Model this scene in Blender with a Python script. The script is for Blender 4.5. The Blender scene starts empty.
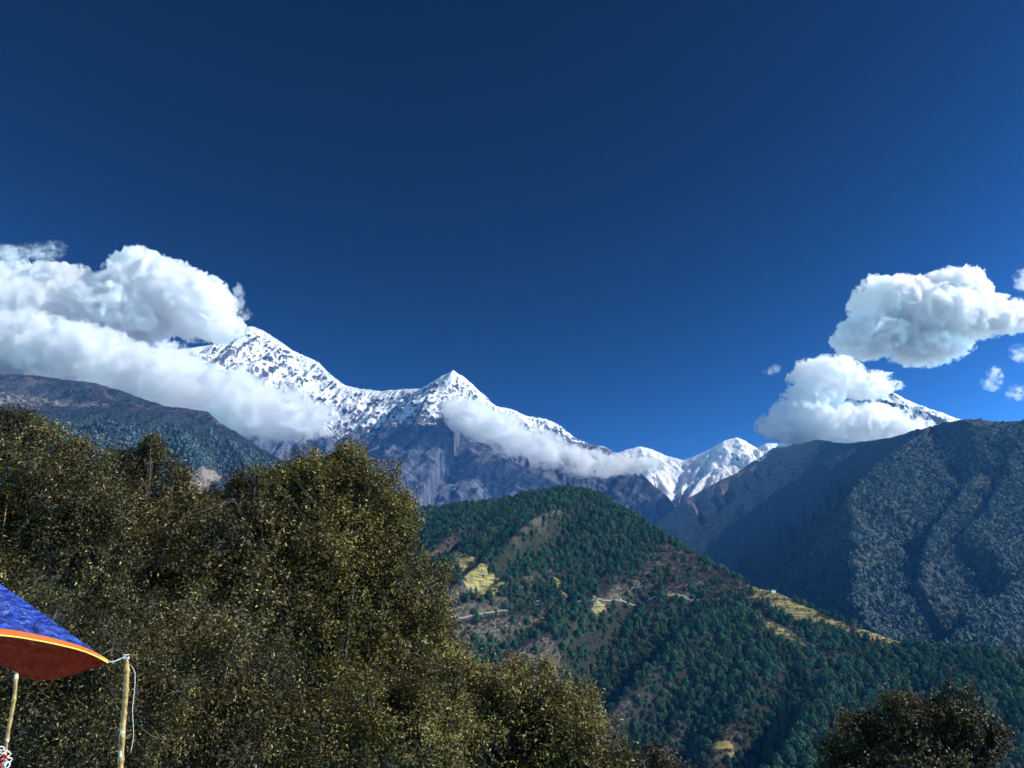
import bpy, math, random, time
import numpy as np
from mathutils import Vector, Matrix
T0 = time.time()
SC = bpy.context.scene
COL = SC.collection
R = math.radians

# ------------------------------------------------------------------ camera, sky, sun, exposure
F, PITCH, EYE = 773.0, R(20.0), 1.6
cd = bpy.data.cameras.new('camera'); cam = bpy.data.objects.new('camera', cd); COL.objects.link(cam)
cd.sensor_width = 36.0; cd.lens = 36.0 * F / 1024.0; cd.clip_start = 0.1; cd.clip_end = 120000
cam.location = (0, 0, EYE); cam.rotation_euler = (R(90) + PITCH, 0, 0)
SC.camera = cam
SUN_AZ, SUN_EL = R(97), R(33)            # azimuth measured from the view direction (+Y) towards the right (+X)
W = bpy.data.worlds.new('World'); SC.world = W; W.use_nodes = True
wn, wl = W.node_tree.nodes, W.node_tree.links
bg = wn['Background']
sky = wn.new('ShaderNodeTexSky'); sky.sky_type = 'NISHITA'; sky.sun_disc = False
sky.sun_elevation = SUN_EL; sky.sun_rotation = SUN_AZ
sky.altitude = 1500; sky.air_density = 1.0; sky.dust_density = 0.0; sky.ozone_density = 3.5
hs = wn.new('ShaderNodeHueSaturation'); hs.inputs['Saturation'].default_value = 0.71; hs.inputs['Value'].default_value = 0.360; hs.inputs['Hue'].default_value = 0.474
gm = wn.new('ShaderNodeGamma'); gm.inputs[1].default_value = 4.2      # deep, clear high-altitude blue
wl.new(sky.outputs[0], hs.inputs['Color']); wl.new(hs.outputs[0], gm.inputs[0]); wl.new(gm.outputs[0], bg.inputs['Color'])
bg.inputs['Strength'].default_value = 0.05
sd = bpy.data.lights.new('sun', 'SUN'); sun = bpy.data.objects.new('sun', sd); COL.objects.link(sun)
sd.energy = 5.0; sd.angle = R(0.5); sd.color = (1.0, 0.95, 0.87)
sv = Vector((math.sin(SUN_AZ) * math.cos(SUN_EL), math.cos(SUN_AZ) * math.cos(SUN_EL), math.sin(SUN_EL)))
sun.rotation_euler = sv.to_track_quat('Z', 'Y').to_euler()
sun.location = (0, 0, 60)
vs = SC.view_settings
vs.view_transform = 'Standard'; vs.look = 'None'; vs.exposure = 0.45; vs.gamma = 1.0
vs.use_curve_mapping = False
SC.render.engine = 'CYCLES'
cy = SC.cycles
cy.use_denoising = True; cy.denoiser = 'OPENIMAGEDENOISE'
cy.max_bounces = 24; cy.diffuse_bounces = 3; cy.glossy_bounces = 2; cy.transmission_bounces = 4
cy.transparent_max_bounces = 16; cy.volume_bounces = 24
cy.sample_clamp_indirect = 6.0; cy.volume_step_rate = 0.15; cy.volume_max_steps = 256

# ------------------------------------------------------------------ maths helpers
def ray(px, py):
    a, b = (px - 512.0) / F, (384.0 - py) / F
    return np.array([a, math.cos(PITCH) - b * math.sin(PITCH), math.sin(PITCH) + b * math.cos(PITCH)])
def at(px, py, Y):
    d = ray(px, py); return d * (Y / d[1]) + np.array([0, 0, EYE])
def smooth(a, b, x):
    t = np.clip((x - a) / (b - a), 0, 1); return t * t * (3 - 2 * t)
def _h(ix, iy, iz, seed):
    h = (ix.astype(np.uint32) * np.uint32(374761393) + iy.astype(np.uint32) * np.uint32(668265263)
         + iz.astype(np.uint32) * np.uint32(2246822519) + np.uint32(seed * 3266489917 & 0xffffffff))
    h = (h ^ (h >> np.uint32(13))) * np.uint32(1274126177)
    h ^= h >> np.uint32(16)
    return (h & np.uint32(0xffff)).astype(np.float32) / 32767.5 - 1.0
def vnoise2(x, y, seed=0):
    """gradient noise, about -1..1"""
    x = np.asarray(x, np.float32); y = np.asarray(y, np.float32)
    fx, fy = np.floor(x), np.floor(y); ix, iy = fx.astype(np.int32), fy.astype(np.int32)
    dx, dy = x - fx, y - fy; z = np.zeros_like(ix)
    ux, uy = dx*dx*dx*(dx*(dx*6-15)+10), dy*dy*dy*(dy*(dy*6-15)+10)
    def g(ox, oy):
        a = _h(ix + ox, iy + oy, z, seed) * np.float32(math.pi)
        return np.cos(a) * (dx - ox) + np.sin(a) * (dy - oy)
    a = g(0, 0); a = a + ux * (g(1, 0) - a)
    b = g(0, 1); b = b + ux * (g(1, 1) - b)
    return (a + uy * (b - a)) * 1.5
def fbm(x, y, o=5, seed=0, gain=0.5, lac=2.03):
    s, a, n = 0.0, 1.0, 0.0
    for k in range(o):
        s = s + a * vnoise2(x + 17.3 * k, y - 9.1 * k, seed + k); n += a; a *= gain; x = x * lac; y = y * lac
    return s / n
def ridged(x, y, o=5, seed=0, gain=0.5, lac=2.07):
    s, a, n = 0.0, 1.0, 0.0
    for k in range(o):
        s = s + a * (1 - np.abs(vnoise2(x + 7.7 * k, y + 3.1 * k, seed + k)) * 1.6); n += a; a *= gain; x = x * lac; y = y * lac
    return s / n
def vnoise3(x, y, z, seed=0):
    fx, fy, fz = np.floor(x), np.floor(y), np.floor(z)
    ix, iy, iz = fx.astype(np.int32), fy.astype(np.int32), fz.astype(np.int32)
    dx, dy, dz = x - fx, y - fy, z - fz
    ux, uy, uz = dx*dx*(3-2*dx), dy*dy*(3-2*dy), dz*dz*(3-2*dz)
    def c(a, b, d): return _h(ix + a, iy + b, iz + d, seed)
    l = lambda p, q, t: p + t * (q - p)
    return l(l(l(c(0,0,0), c(1,0,0), ux), l(c(0,1,0), c(1,1,0), ux), uy), l(l(c(0,0,1), c(1,0,1), ux), l(c(0,1,1), c(1,1,1), ux), uy), uz)
def worley2(x, y, seed=0):
    """distance to the nearest jittered cell point"""
    ix, iy = np.floor(x).astype(np.int32), np.floor(y).astype(np.int32); z = np.zeros_like(ix)
    best = np.full(np.shape(x), 9.0, np.float32)
    for a in (-1, 0, 1):
        for b in (-1, 0, 1):
            jx = ix + a + 0.5 + 0.45 * _h(ix + a, iy + b, z, seed); jy = iy + b + 0.5 + 0.45 * _h(ix + a, iy + b, z, seed + 5)
            best = np.minimum(best, (x - jx) ** 2 + (y - jy) ** 2)
    return np.sqrt(best)

# ------------------------------------------------------------------ mesh and object helpers
def np_mesh(name, V, Fq, mats=(), smooth_=True, attrs=None, mat_idx=None):
    """V (n,3); Fq (m,k) faces of k corners, or a list of such arrays"""
    me = bpy.data.meshes.new(name)
    fl = Fq if isinstance(Fq, list) else [Fq]
    V = np.ascontiguousarray(V, np.float32)
    me.vertices.add(len(V)); me.vertices.foreach_set('co', V.ravel())
    lt = np.concatenate([np.full(len(f), f.shape[1], np.int32) for f in fl])
    li = np.concatenate([f.ravel() for f in fl]).astype(np.int32)
    me.loops.add(len(li)); me.loops.foreach_set('vertex_index', li)
    me.polygons.add(len(lt)); ls = np.zeros(len(lt), np.int32); ls[1:] = np.cumsum(lt)[:-1]
    me.polygons.foreach_set('loop_start', ls)
    me.polygons.foreach_set('use_smooth', np.full(len(lt), smooth_))
    if mat_idx is not None: me.polygons.foreach_set('material_index', np.asarray(mat_idx, np.int32))
    for m in mats: me.materials.append(m)
    me.update(calc_edges=True); me.validate()
    for k, (dom, a) in (attrs or {}).items():
        at_ = me.attributes.new(k, 'FLOAT', dom); at_.data.foreach_set('value', np.ascontiguousarray(a, np.float32).ravel())
    return me
def link(name, me, parent=None, loc=None):
    o = bpy.data.objects.new(name, me); COL.objects.link(o)
    if parent: o.parent = parent
    if loc is not None: o.location = loc
    return o
def empty(name, loc, label, cat, group=None, rz=0):
    o = bpy.data.objects.new(name, None); COL.objects.link(o); o.location = loc; o.rotation_euler.z = rz
    o.empty_display_size = 0.3
    return tag(o, label, cat, group)
def tag(o, label, cat, group=None):
    o['label'] = label; o['category'] = cat
    if group: o['group'] = group
    return o
def kind(o, k): o['kind'] = k; return o

class MB:
    """collects simple shapes into one mesh"""
    def __init__(s): s.v = []; s.f = []; s.n = 0
    def add(s, v, f):
        s.v += [tuple(p) for p in v]; s.f += [tuple(i + s.n for i in q) for q in f]; s.n = len(s.v); return s
    def box(s, lo, hi, M=None):
        x0, y0, z0 = lo; x1, y1, z1 = hi
        v = [Vector(p) for p in ((x0,y0,z0),(x1,y0,z0),(x1,y1,z0),(x0,y1,z0),(x0,y0,z1),(x1,y0,z1),(x1,y1,z1),(x0,y1,z1))]
        if M is not None: v = [M @ p for p in v]
        return s.add(v, [(0,3,2,1),(4,5,6,7),(0,1,5,4),(1,2,6,5),(2,3,7,6),(3,0,4,7)])
    def tube(s, P, rad, n=8, cap=True):
        P = [Vector(p) for p in P]; rad = rad if isinstance(rad, (list, tuple)) else [rad] * len(P)
        v, f = [], []; up = Vector((0.31, 0.27, 0.91))
        for i, p in enumerate(P):
            t = (P[min(i + 1, len(P) - 1)] - P[max(i - 1, 0)]).normalized()
            a = t.cross(up)
            if a.length < 1e-3: a = t.cross(Vector((1, 0, 0)))
            a.normalize(); b = t.cross(a)
            for k in range(n):
                q = 2 * math.pi * k / n; v.append(p + (a * math.cos(q) + b * math.sin(q)) * rad[i])
        for i in range(len(P) - 1):
            for k in range(n): f.append((i*n+k, i*n+(k+1) % n, (i+1)*n+(k+1) % n, (i+1)*n+k))
        if cap: f.append(tuple(range(n))[::-1]); f.append(tuple((len(P)-1)*n + k for k in range(n)))
        return s.add(v, f)
    def build(s, name, mat, parent=None, smooth_=False, loc=None):
        me = bpy.data.meshes.new(name); me.from_pydata(s.v, [], s.f); me.materials.append(mat)
        if smooth_: me.polygons.foreach_set('use_smooth', [True] * len(me.polygons))
        me.update(); return link(name, me, parent, loc)

# ------------------------------------------------------------------ material helpers
class NT:
    def __init__(s, name):
        s.m = bpy.data.materials.new(name); s.m.use_nodes = True
        s.t = s.m.node_tree; s.n = s.t.nodes; s.n.clear(); s.out = s.n.new('ShaderNodeOutputMaterial')
    def new(s, typ, **kw):
        nd = s.n.new('ShaderNode' + typ)
        for k, v in kw.items():
            if k.startswith('i_'):
                key = k[2:].replace('_', ' ')
                s.set(nd.inputs[key], v)
            elif k.startswith('n_'): s.set(nd.inputs[int(k[2:])], v)
            else: setattr(nd, k, v)
        return nd
    def set(s, sock, v):
        if isinstance(v, bpy.types.NodeSocket): s.t.links.new(v, sock)
        elif isinstance(v, tuple) and len(v) == 3 and sock.type == 'RGBA': sock.default_value = (*v, 1)
        else: sock.default_value = v
    def math(s, op, a, b=0.0, clamp=False):
        return s.new('Math', operation=op, use_clamp=clamp, n_0=a, n_1=b).outputs[0]
    def mix(s, f, a, b):
        nd = s.n.new('ShaderNodeMix'); nd.data_type = 'RGBA'
        s.set(nd.inputs[0], f); s.set(nd.inputs[6], a); s.set(nd.inputs[7], b); return nd.outputs[2]
    def mixf(s, f, a, b):
        nd = s.n.new('ShaderNodeMix'); nd.data_type = 'FLOAT'
        s.set(nd.inputs[0], f); s.set(nd.inputs[2], a); s.set(nd.inputs[3], b); return nd.outputs[0]
    def pos(s): return s.new('NewGeometry').outputs['Position']
    def obj(s): return s.new('TexCoord').outputs['Object']
    def noise(s, vec, scale, detail=4, rough=0.55, dist=0.0):
        return s.new('TexNoise', i_Vector=vec, i_Scale=scale, i_Detail=float(detail), i_Roughness=rough, i_Distortion=dist).outputs['Fac']
    def vor(s, vec, scale, out='Distance', **kw):
        return s.new('TexVoronoi', i_Vector=vec, i_Scale=scale, **kw).outputs[out]
    def ramp(s, f, stops):
        nd = s.n.new('ShaderNodeValToRGB'); e = nd.color_ramp.elements
        while len(e) < len(stops): e.new(0.5)
        for q, (p, c) in zip(e, stops): q.position = p; q.color = (*c, 1) if len(c) == 3 else c
        s.set(nd.inputs[0], f); return nd.outputs[0]
    def step(s, f, a, b):
        nd = s.new('MapRange', interpolation_type='SMOOTHSTEP'); s.set(nd.inputs[0], f)
        nd.inputs[1].default_value = a; nd.inputs[2].default_value = b; return nd.outputs[0]
    def attr(s, name): return s.new('Attribute', attribute_name=name).outputs['Fac']
    def bump(s, h, dist, strength=1.0):
        return s.new('Bump', i_Height=h, i_Distance=dist, i_Strength=strength).outputs[0]
    def scale(s, vec, v): return s.new('Mapping', i_Vector=vec, i_Scale=v).outputs[0]
    def bsdf(s, col, rough=0.9, normal=None, spec=0.2, **kw):
        nd = s.new('BsdfPrincipled'); s.set(nd.inputs['Base Color'], col); s.set(nd.inputs['Roughness'], rough)
        s.set(nd.inputs['Specular IOR Level'], spec)
        if normal is not None: s.set(nd.inputs['Normal'], normal)
        for k, v in kw.items(): s.set(nd.inputs[k.replace('_', ' ')], v)
        return nd.outputs[0]
    def done(s, shader=None, volume=None):
        if shader is not None: s.t.links.new(shader, s.out.inputs['Surface'])
        if volume is not None: s.t.links.new(volume, s.out.inputs['Volume'])
        return s.m
def plain(name, col, rough=0.7, spec=0.3, var=0.15, sc=4.0):
    n = NT(name); f = n.noise(n.obj(), sc, 4)
    c = n.mix(f, tuple(x * (1 - var) for x in col), tuple(min(1, x * (1 + var)) for x in col))
    return n.done(n.bsdf(c, rough, n.bump(f, 0.01), spec))

# ------------------------------------------------------------------ terrain
def project(P):
    P = np.asarray(P) - np.array([0, 0, EYE]); c, q = math.cos(PITCH), math.sin(PITCH)
    dep = P[..., 1] * c + P[..., 2] * q; upv = -P[..., 1] * q + P[..., 2] * c
    return 512 + F * P[..., 0] / dep, 384 - F * upv / dep
def in_poly(x, y, poly):
    r = np.zeros(x.shape, bool); n_ = len(poly)
    for k in range(n_):
        (xa, ya), (xb, yb) = poly[k], poly[(k + 1) % n_]
        r ^= ((ya > y) != (yb > y)) & (x < (xb - xa) * (y - ya) / ((yb - ya) or 1e-9) + xa)
    return r
class Terrain:
    def __init__(s, x0, x1, y0, y1, res):
        s.x0, s.y0, s.res = x0, y0, res
        s.nx, s.ny = int((x1 - x0) / res) + 1, int((y1 - y0) / res) + 1
        s.X, s.Y = np.meshgrid(x0 + np.arange(s.nx) * res, y0 + np.arange(s.ny) * res)
        s.X = s.X.astype(np.float32); s.Y = s.Y.astype(np.float32)
    def ridges(s, lines):
        """lines: (points (n,3), slope, concavity, slope_back); height = crest height minus slope times the distance; returns z, d, arc length"""
        X0, Y0 = s.X, s.Y; jit = getattr(s, 'jit', 0)
        if jit: s.X, s.Y = X0 + jit * fbm(X0 / 260, Y0 / 260, 4, 201), Y0 + jit * fbm(X0 / 260, Y0 / 260, 4, 211)
        Z = np.full(s.X.shape, -1e9, np.float32); D = np.zeros_like(Z); S = np.zeros_like(Z)
        for li, (P, sl, curve, length, *west) in enumerate(lines):
            P = np.asarray(P, np.float64); best = np.full(Z.shape, 1e18, np.float32); zc = np.zeros_like(Z); sc = np.zeros_like(Z); xn = np.zeros_like(Z); acc = li * 5000.0
            for a, b in zip(P[:-1], P[1:]):
                ex, ey = b[0] - a[0], b[1] - a[1]; L = math.hypot(ex, ey)
                t = np.clip(((s.X - a[0]) * ex + (s.Y - a[1]) * ey) / (L * L), 0, 1)
                d2 = (s.X - a[0] - t * ex) ** 2 + (s.Y - a[1] - t * ey) ** 2
                m = d2 < best
                best = np.where(m, d2, best); zc = np.where(m, a[2] + t * (b[2] - a[2]), zc); sc = np.where(m, acc + t * L, sc); xn = np.where(m, a[0] + t * ex, xn)
                acc += L
            d = np.sqrt(best)
            w = s.warp(d, sc) if hasattr(s, 'warp') else 1.0
            if west: w = w * (1 + (west[0] - 1) * smooth(0.1, 0.75, (xn - s.X) / (d + 1)))
            fall = sl * w * (d if curve == 0 else length * (1 - np.exp(-d / length)) * curve + d * (1 - curve))
            z = zc - fall
            m = z > Z
            Z = np.where(m, z, Z); D = np.where(m, d, D); S = np.where(m, sc, S)
        s.Z, s.D, s.S = Z, D, S; s.X, s.Y = X0, Y0
        return s
    def erode(s, n=5, K=0.02, m=0.45, step=1):
        """stream power erosion: valleys branch like real drainage"""
        ny, nx, res = s.ny, s.nx, s.res
        idx = np.arange(ny * nx).reshape(ny, nx)
        for it in range(n):
            Z = s.Z
            Zp = np.pad(Z, 1, mode='edge'); best = np.zeros_like(Z); rec = idx.copy(); dist = np.full(Z.shape, res, np.float32)
            for dy in (-1, 0, 1):
                for dx in (-1, 0, 1):
                    if dx == dy == 0: continue
                    L = res * math.hypot(dx, dy)
                    sl = (Z - Zp[1 + dy:1 + dy + ny, 1 + dx:1 + dx + nx]) / L
                    q = np.clip(np.arange(ny)[:, None] + dy, 0, ny - 1) * nx + np.clip(np.arange(nx)[None, :] + dx, 0, nx - 1)
                    g = sl > best
                    best = np.where(g, sl, best); rec = np.where(g, q, rec); dist = np.where(g, L, dist)
            order = np.argsort(Z.ravel())
            rl = rec.ravel().tolist(); A = [1.0] * (nx * ny); ol = order.tolist()
            for i in reversed(ol):
                r = rl[i]
                if r != i: A[r] += A[i]
            f = (K * np.power(np.array(A) * res * res, m) / dist.ravel()).tolist()
            z = Z.ravel().tolist()
            for i in ol:
                r = rl[i]
                if r != i: z[i] = (z[i] + f[i] * z[r]) / (1 + f[i])
            s.Z = np.array(z, np.float32).reshape(ny, nx)
            s.A = np.array(A, np.float32).reshape(ny, nx)
        return s
    def blur(s, k=1):
        for _ in range(k):
            P = np.pad(s.Z, 1, mode='edge')
            s.Z = (P[1:-1, 1:-1] * 4 + P[:-2, 1:-1] + P[2:, 1:-1] + P[1:-1, :-2] + P[1:-1, 2:]) / 8
        return s
    def slope(s):
        gy, gx = np.gradient(s.Z, s.res); return gx, gy
    def h(s, x, y):
        u = np.clip((np.asarray(x) - s.x0) / s.res, 0, s.nx - 1.001); v = np.clip((np.asarray(y) - s.y0) / s.res, 0, s.ny - 1.001)
        i, j = u.astype(int), v.astype(int); a, b = u - i, v - j
        Z = s.Z
        return (Z[j, i]*(1-a)*(1-b) + Z[j, i+1]*a*(1-b) + Z[j+1, i]*(1-a)*b + Z[j+1, i+1]*a*b)
    def hit(s, px, py, y0=None, y1=None):
        """where the view ray through a pixel meets this terrain"""
        ys = np.arange(y0 or s.y0 + 5, y1 or s.y0 + s.res * (s.ny - 2), s.res * 0.4)
        d = ray(px, py); x = d[0] / d[1] * ys; z = EYE + d[2] / d[1] * ys
        under = np.nonzero(z <= s.h(x, ys))[0]
        if len(under) == 0: return None
        k = under[0]; return np.array([x[k], ys[k], s.h(x[k], ys[k])])
    def mesh(s, name, mat, attrs=None, cut=None):
        V = np.stack([s.X, s.Y, s.Z], -1).reshape(-1, 3); i = np.arange(s.nx * s.ny).reshape(s.ny, s.nx)
        q = np.stack([i[:-1, :-1], i[:-1, 1:], i[1:, 1:], i[1:, :-1]], -1).reshape(-1, 4)
        a = {k: ('POINT', v.reshape(-1)) for k, v in (attrs or {}).items()}
        return kind(link(name, np_mesh(name, V, q, [mat], True, a)), 'structure')
def line(*p, s=1.0): return np.array([at(q[0], q[1], q[2] * s) for q in p])

# ------------------------------------------------------------------ snow mountains, far behind
def snow_material(name, rock_a, rock_b, snow_top, lo_grass=None):
    n = NT(name); p = n.pos(); a = n.attr('snow')
    fine = n.noise(n.scale(p, (1, 1, 0.45)), 0.012, 6, 0.62); fine2 = n.noise(p, 0.05, 4, 0.6)
    big = n.noise(p, 0.0016, 5, 0.6)
    strata = n.noise(n.scale(p, (0.35, 0.35, 2.2)), 0.009, 5, 0.6, 0.8); streak = n.noise(n.scale(p, (1, 1, 0.25)), 0.008, 6, 0.62, 0.5)
    f = n.math('ADD', a, n.math('ADD', n.math('MULTIPLY', n.math('SUBTRACT', fine, 0.5), 0.85), n.math('ADD', n.math('MULTIPLY', n.math('ADD', n.math('MULTIPLY', n.math('SUBTRACT', fine2, 0.5), 1.1), n.math('MULTIPLY', n.math('SUBTRACT', n.noise(p, 0.0035, 4, 0.6), 0.5), 0.5)), 1.0), n.math('MULTIPLY', n.math('SUBTRACT', strata, 0.5), 0.55))))
    f = n.step(f, 0.46, 0.56)
    rock = n.mix(n.step(n.math('ADD', n.math('MULTIPLY', streak, 0.8), n.math('MULTIPLY', fine2, 0.2)), 0.38, 0.64), rock_a, rock_b)
    if lo_grass: rock = n.mix(n.step(big, 0.5, 0.62), rock, lo_grass)
    col = n.mix(f, rock, snow_top)
    h = n.math('ADD', n.math('ADD', n.noise(p, 0.02, 6, 0.65), n.math('MULTIPLY', n.noise(n.scale(p, (1, 1, 0.5)), 0.0055, 4, 0.6), 2.2)), n.math('MULTIPLY', f, 0.25))
    return n.done(n.bsdf(col, n.mixf(f, 0.95, 0.6), n.bump(h, 34.0, 0.9), 0.15))
def snow_attr(t, lo, hi, top=0.95):
    """cover rises with height, less on steep faces, more in hollows"""
    gx, gy = t.slope(); st = np.sqrt(gx * gx + gy * gy)
    P = np.pad(t.Z, 2, mode='edge')
    cur = (P[:-4, 2:-2] + P[4:, 2:-2] + P[2:-2, :-4] + P[2:-2, 4:]) / 4 - t.Z
    alt = smooth(lo, hi, t.Z + 160 * fbm(t.X / 900, t.Y / 900, 4, 61))
    streak = 0.34 * (ridged(t.S / 60, t.D / 620, 3, 63) - 0.5) + 0.22 * fbm(t.S / 240, (t.Z + 0.25 * t.D) / 42, 3, 65) + 0.25 * fbm(t.X / 420, t.Z / 300, 4, 66)
    tong = 0.55 * smooth(0.80, 0.98, ridged(t.S / 170 + 1.6 * fbm(t.X / 420, t.Z / 420, 4, 68), t.D / 900, 3, 67)) * smooth(lo - 900, lo, t.Z) * (1 - alt)
    return np.clip(tong + alt * top + streak * smooth(0.05, 0.5, alt) + np.clip(cur / t.res, -1, 1) * 0.30 * alt - smooth(0.95, 2.1, st) * 0.50 * alt, 0, 1.25)

M_SNOW = snow_material('snow_and_rock', (0.030, 0.034, 0.046), (0.115, 0.118, 0.140), (0.74, 0.75, 0.785))
t = Terrain(-11000, 3600, 8350, 14600, 20)
t.warp = lambda d, sc: 1 + np.clip(d / 500, 0, 1) * (0.22 * fbm(sc / 700, d / 2600, 4, 3) + 0.12 * ridged(sc / 260, d / 2400, 3, 9) - 0.06)
crest = line((-330, 470, 12800), (-120, 400, 12600), (0, 372, 12500), (60, 362, 12500), (150, 348, 12700), (185, 349, 12900), (205, 346, 13000), (222, 343, 13000), (238, 328, 13000), (251, 326, 13000), (265, 331, 13000), (281, 342, 12900),
             (296, 352, 12900), (306, 356, 12850), (318, 362, 12800), (331, 375, 12700), (345, 385, 12600), (362, 389, 12500), (382, 391, 12400), (402, 389, 12200), (420, 389, 12000),
             (433, 382, 11800), (443, 375, 11700), (453, 370, 11650), (462, 376, 11650), (474, 386, 11650), (486, 396, 11600), (496, 406, 11600), (511, 409, 11600), (529, 416, 11600), (546, 418, 11650),
             (560, 425, 11700), (575, 437, 11700), (590, 443, 11700), (604, 446, 11700), (616, 453, 11700), (640, 472, 11650), (668, 500, 11500), (690, 530, 11300))
t.ridges([(crest, 1.05, 0.55, 2600),
          (line((251, 326, 13000), (285, 372, 12300), (318, 412, 11500), (328, 440, 10800), (322, 470, 10100), (330, 500, 9500)), 1.05, 0.4, 1800),
          (line((190, 350, 12900), (170, 400, 12000), (150, 440, 11200), (120, 470, 10300)), 1.0, 0.4, 1800),
          (line((345, 385, 12600), (368, 425, 11900), (378, 455, 11300), (372, 490, 10600)), 1.0, 0.4, 1800),
          (line((453, 371, 11650), (436, 400, 11350), (418, 428, 11050), (405, 455, 10700), (396, 485, 10200)), 1.25, 0.4, 1800),
          (line((453, 371, 11650), (462, 405, 11200), (455, 430, 10700), (440, 440, 10300), (420, 456, 9900), (402, 480, 9500), (390, 505, 9200)), 1.1, 0.4, 1800),
          (line((455, 430, 10700), (480, 446, 10300), (515, 462, 9950), (555, 482, 9600), (600, 508, 9250), (640, 545, 8900)), 1.05, 0.4, 1800),
          (line((511, 409, 11600), (520, 440, 10900), (548, 472, 10200), (590, 500, 9600), (640, 545, 9000)), 1.05, 0.4, 1800),
          (line((590, 443, 11700), (604, 468, 10900), (636, 477, 10400), (664, 492, 10000), (682, 515, 9600), (690, 540, 9200)), 1.1, 0.4, 1800)])
t.Z += np.clip(t.D / 300, 0.14, 1) * (190 * (ridged(t.X / 680, t.Y / 680, 6, 21, 0.58) - 0.55))
t.erode(5, 0.0035, 0.5)
t.Z += np.clip(t.D / 150, 0.45, 1) * 62 * (ridged(t.X / 210, t.Y / 210, 4, 41, 0.62) - 0.55) + smooth(0, 120, t.D) * (1 - smooth(450, 1100, t.D)) * smooth(2500, 3100, t.Z) * 38 * (ridged(t.S / 85, t.D / 900, 2, 43) - 0.5)
t.Z = np.maximum(t.Z, -700)
t.Z[0, :] = -640; massif = t.mesh('snow_mountains', M_SNOW, {'snow': snow_attr(t, 2750, 3750, 0.87)})

t = Terrain(1200, 8600, 13200, 17500, 24)
t.warp = lambda d, sc: 1 + np.clip(d / 500, 0, 1) * (0.25 * fbm(sc / 800, d / 2600, 4, 4) + 0.12 * ridged(sc / 300, d / 2400, 3, 8) - 0.06)
t.ridges([(line((570, 470, 15800), (608, 456, 15600), (628, 449, 15500), (640, 446, 15500), (652, 449, 15500), (668, 456, 15400), (683, 460, 15300), (697, 455, 15200), (712, 448, 15100), (724, 441, 15000), (736, 437, 15000), (746, 441, 15000),
                (757, 448, 14950), (767, 443, 14900), (777, 443, 14900), (790, 452, 14900), (830, 462, 14900), (900, 480, 14900)), 0.95, 0.5, 2000),
          (line((736, 437, 15000), (722, 462, 14500), (700, 480, 14000), (690, 495, 13600)), 1.0, 0.4, 1500),
          (line((640, 446, 15500), (655, 470, 14800), (668, 490, 14200)), 0.8, 0.4, 1500),
          (line((767, 443, 14900), (752, 470, 14300), (735, 490, 13800)), 1.0, 0.4, 1500)])
t.Z += np.clip(t.D / 260, 0.1, 1) * (170 * (ridged(t.X / 700, t.Y / 700, 6, 22, 0.58) - 0.55))
t.erode(4, 0.003, 0.5); t.Z += np.clip(t.D / 150, 0.4, 1) * 50 * (ridged(t.X / 230, t.Y / 230, 4, 42, 0.62) - 0.55); t.Z = np.maximum(t.Z, -700)
t.mesh('glacier_mountain', M_SNOW, {'snow': np.clip(snow_attr(t, 2300, 3100) + 0.12 * smooth(2400, 3000, t.Z), 0, 1.2)})

t = Terrain(2600, 8600, 10000, 14400, 24)
t.warp = lambda d, sc: 1 + np.clip(d / 500, 0, 1) * (0.25 * fbm(sc / 800, d / 2600, 4, 14) + 0.12 * ridged(sc / 300, d / 2400, 3, 18) - 0.06)
t.ridges([(line((740, 470, 12300), (800, 430, 12200), (835, 410, 12100), (855, 395, 12000), (866, 388, 12000), (880, 385, 12000), (892, 391, 12000), (906, 399, 11950), (925, 407, 11900), (944, 413, 11850), (962, 420, 11800), (1010, 440, 11700), (1100, 470, 11600)), 1.0, 0.45, 2000),
          (line((880, 385, 12000), (868, 420, 11400), (870, 450, 10800)), 1.1, 0.4, 1500),
          (line((906, 399, 11950), (915, 430, 11300), (925, 460, 10700)), 1.1, 0.4, 1500)])
t.Z += np.clip(t.D / 260, 0.1, 1) * (170 * (ridged(t.X / 600, t.Y / 600, 6, 23, 0.58) - 0.55))
t.erode(4, 0.003, 0.5); t.Z += np.clip(t.D / 150, 0.4, 1) * 55 * (ridged(t.X / 200, t.Y / 200, 4, 44, 0.62) - 0.55); t.Z = np.maximum(t.Z, -700)
t.mesh('cloud_wrapped_mountain', M_SNOW, {'snow': snow_attr(t, 2700, 3700, 0.9)})

# ------------------------------------------------------------------ wooded ridges in the middle distance
def ridge_material(name, dark, light, bare, amt=0.0):
    n = NT(name); p = n.pos()
    cell = n.vor(p, 0.06); big = n.noise(p, 0.004, 6, 0.6); f = n.noise(p, 0.05, 5, 0.65)
    col = n.mix(n.step(f, 0.3, 0.7), dark, light)
    b = n.math('ADD', n.attr('bare'), n.math('MULTIPLY', n.math('SUBTRACT', big, 0.5), 0.5))
    col = n.mix(n.step(b, 0.42, 0.55), col, n.mix(f, bare, tuple(x * 0.6 for x in bare)))
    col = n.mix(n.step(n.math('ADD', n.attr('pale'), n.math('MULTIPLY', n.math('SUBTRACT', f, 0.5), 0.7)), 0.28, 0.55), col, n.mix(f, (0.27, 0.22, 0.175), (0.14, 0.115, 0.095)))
    hh = n.math('SUBTRACT', n.math('MULTIPLY', f, 0.6), cell)
    return n.done(n.bsdf(col, 0.95, n.bump(hh, 10.0, 0.8), 0.1))

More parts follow.
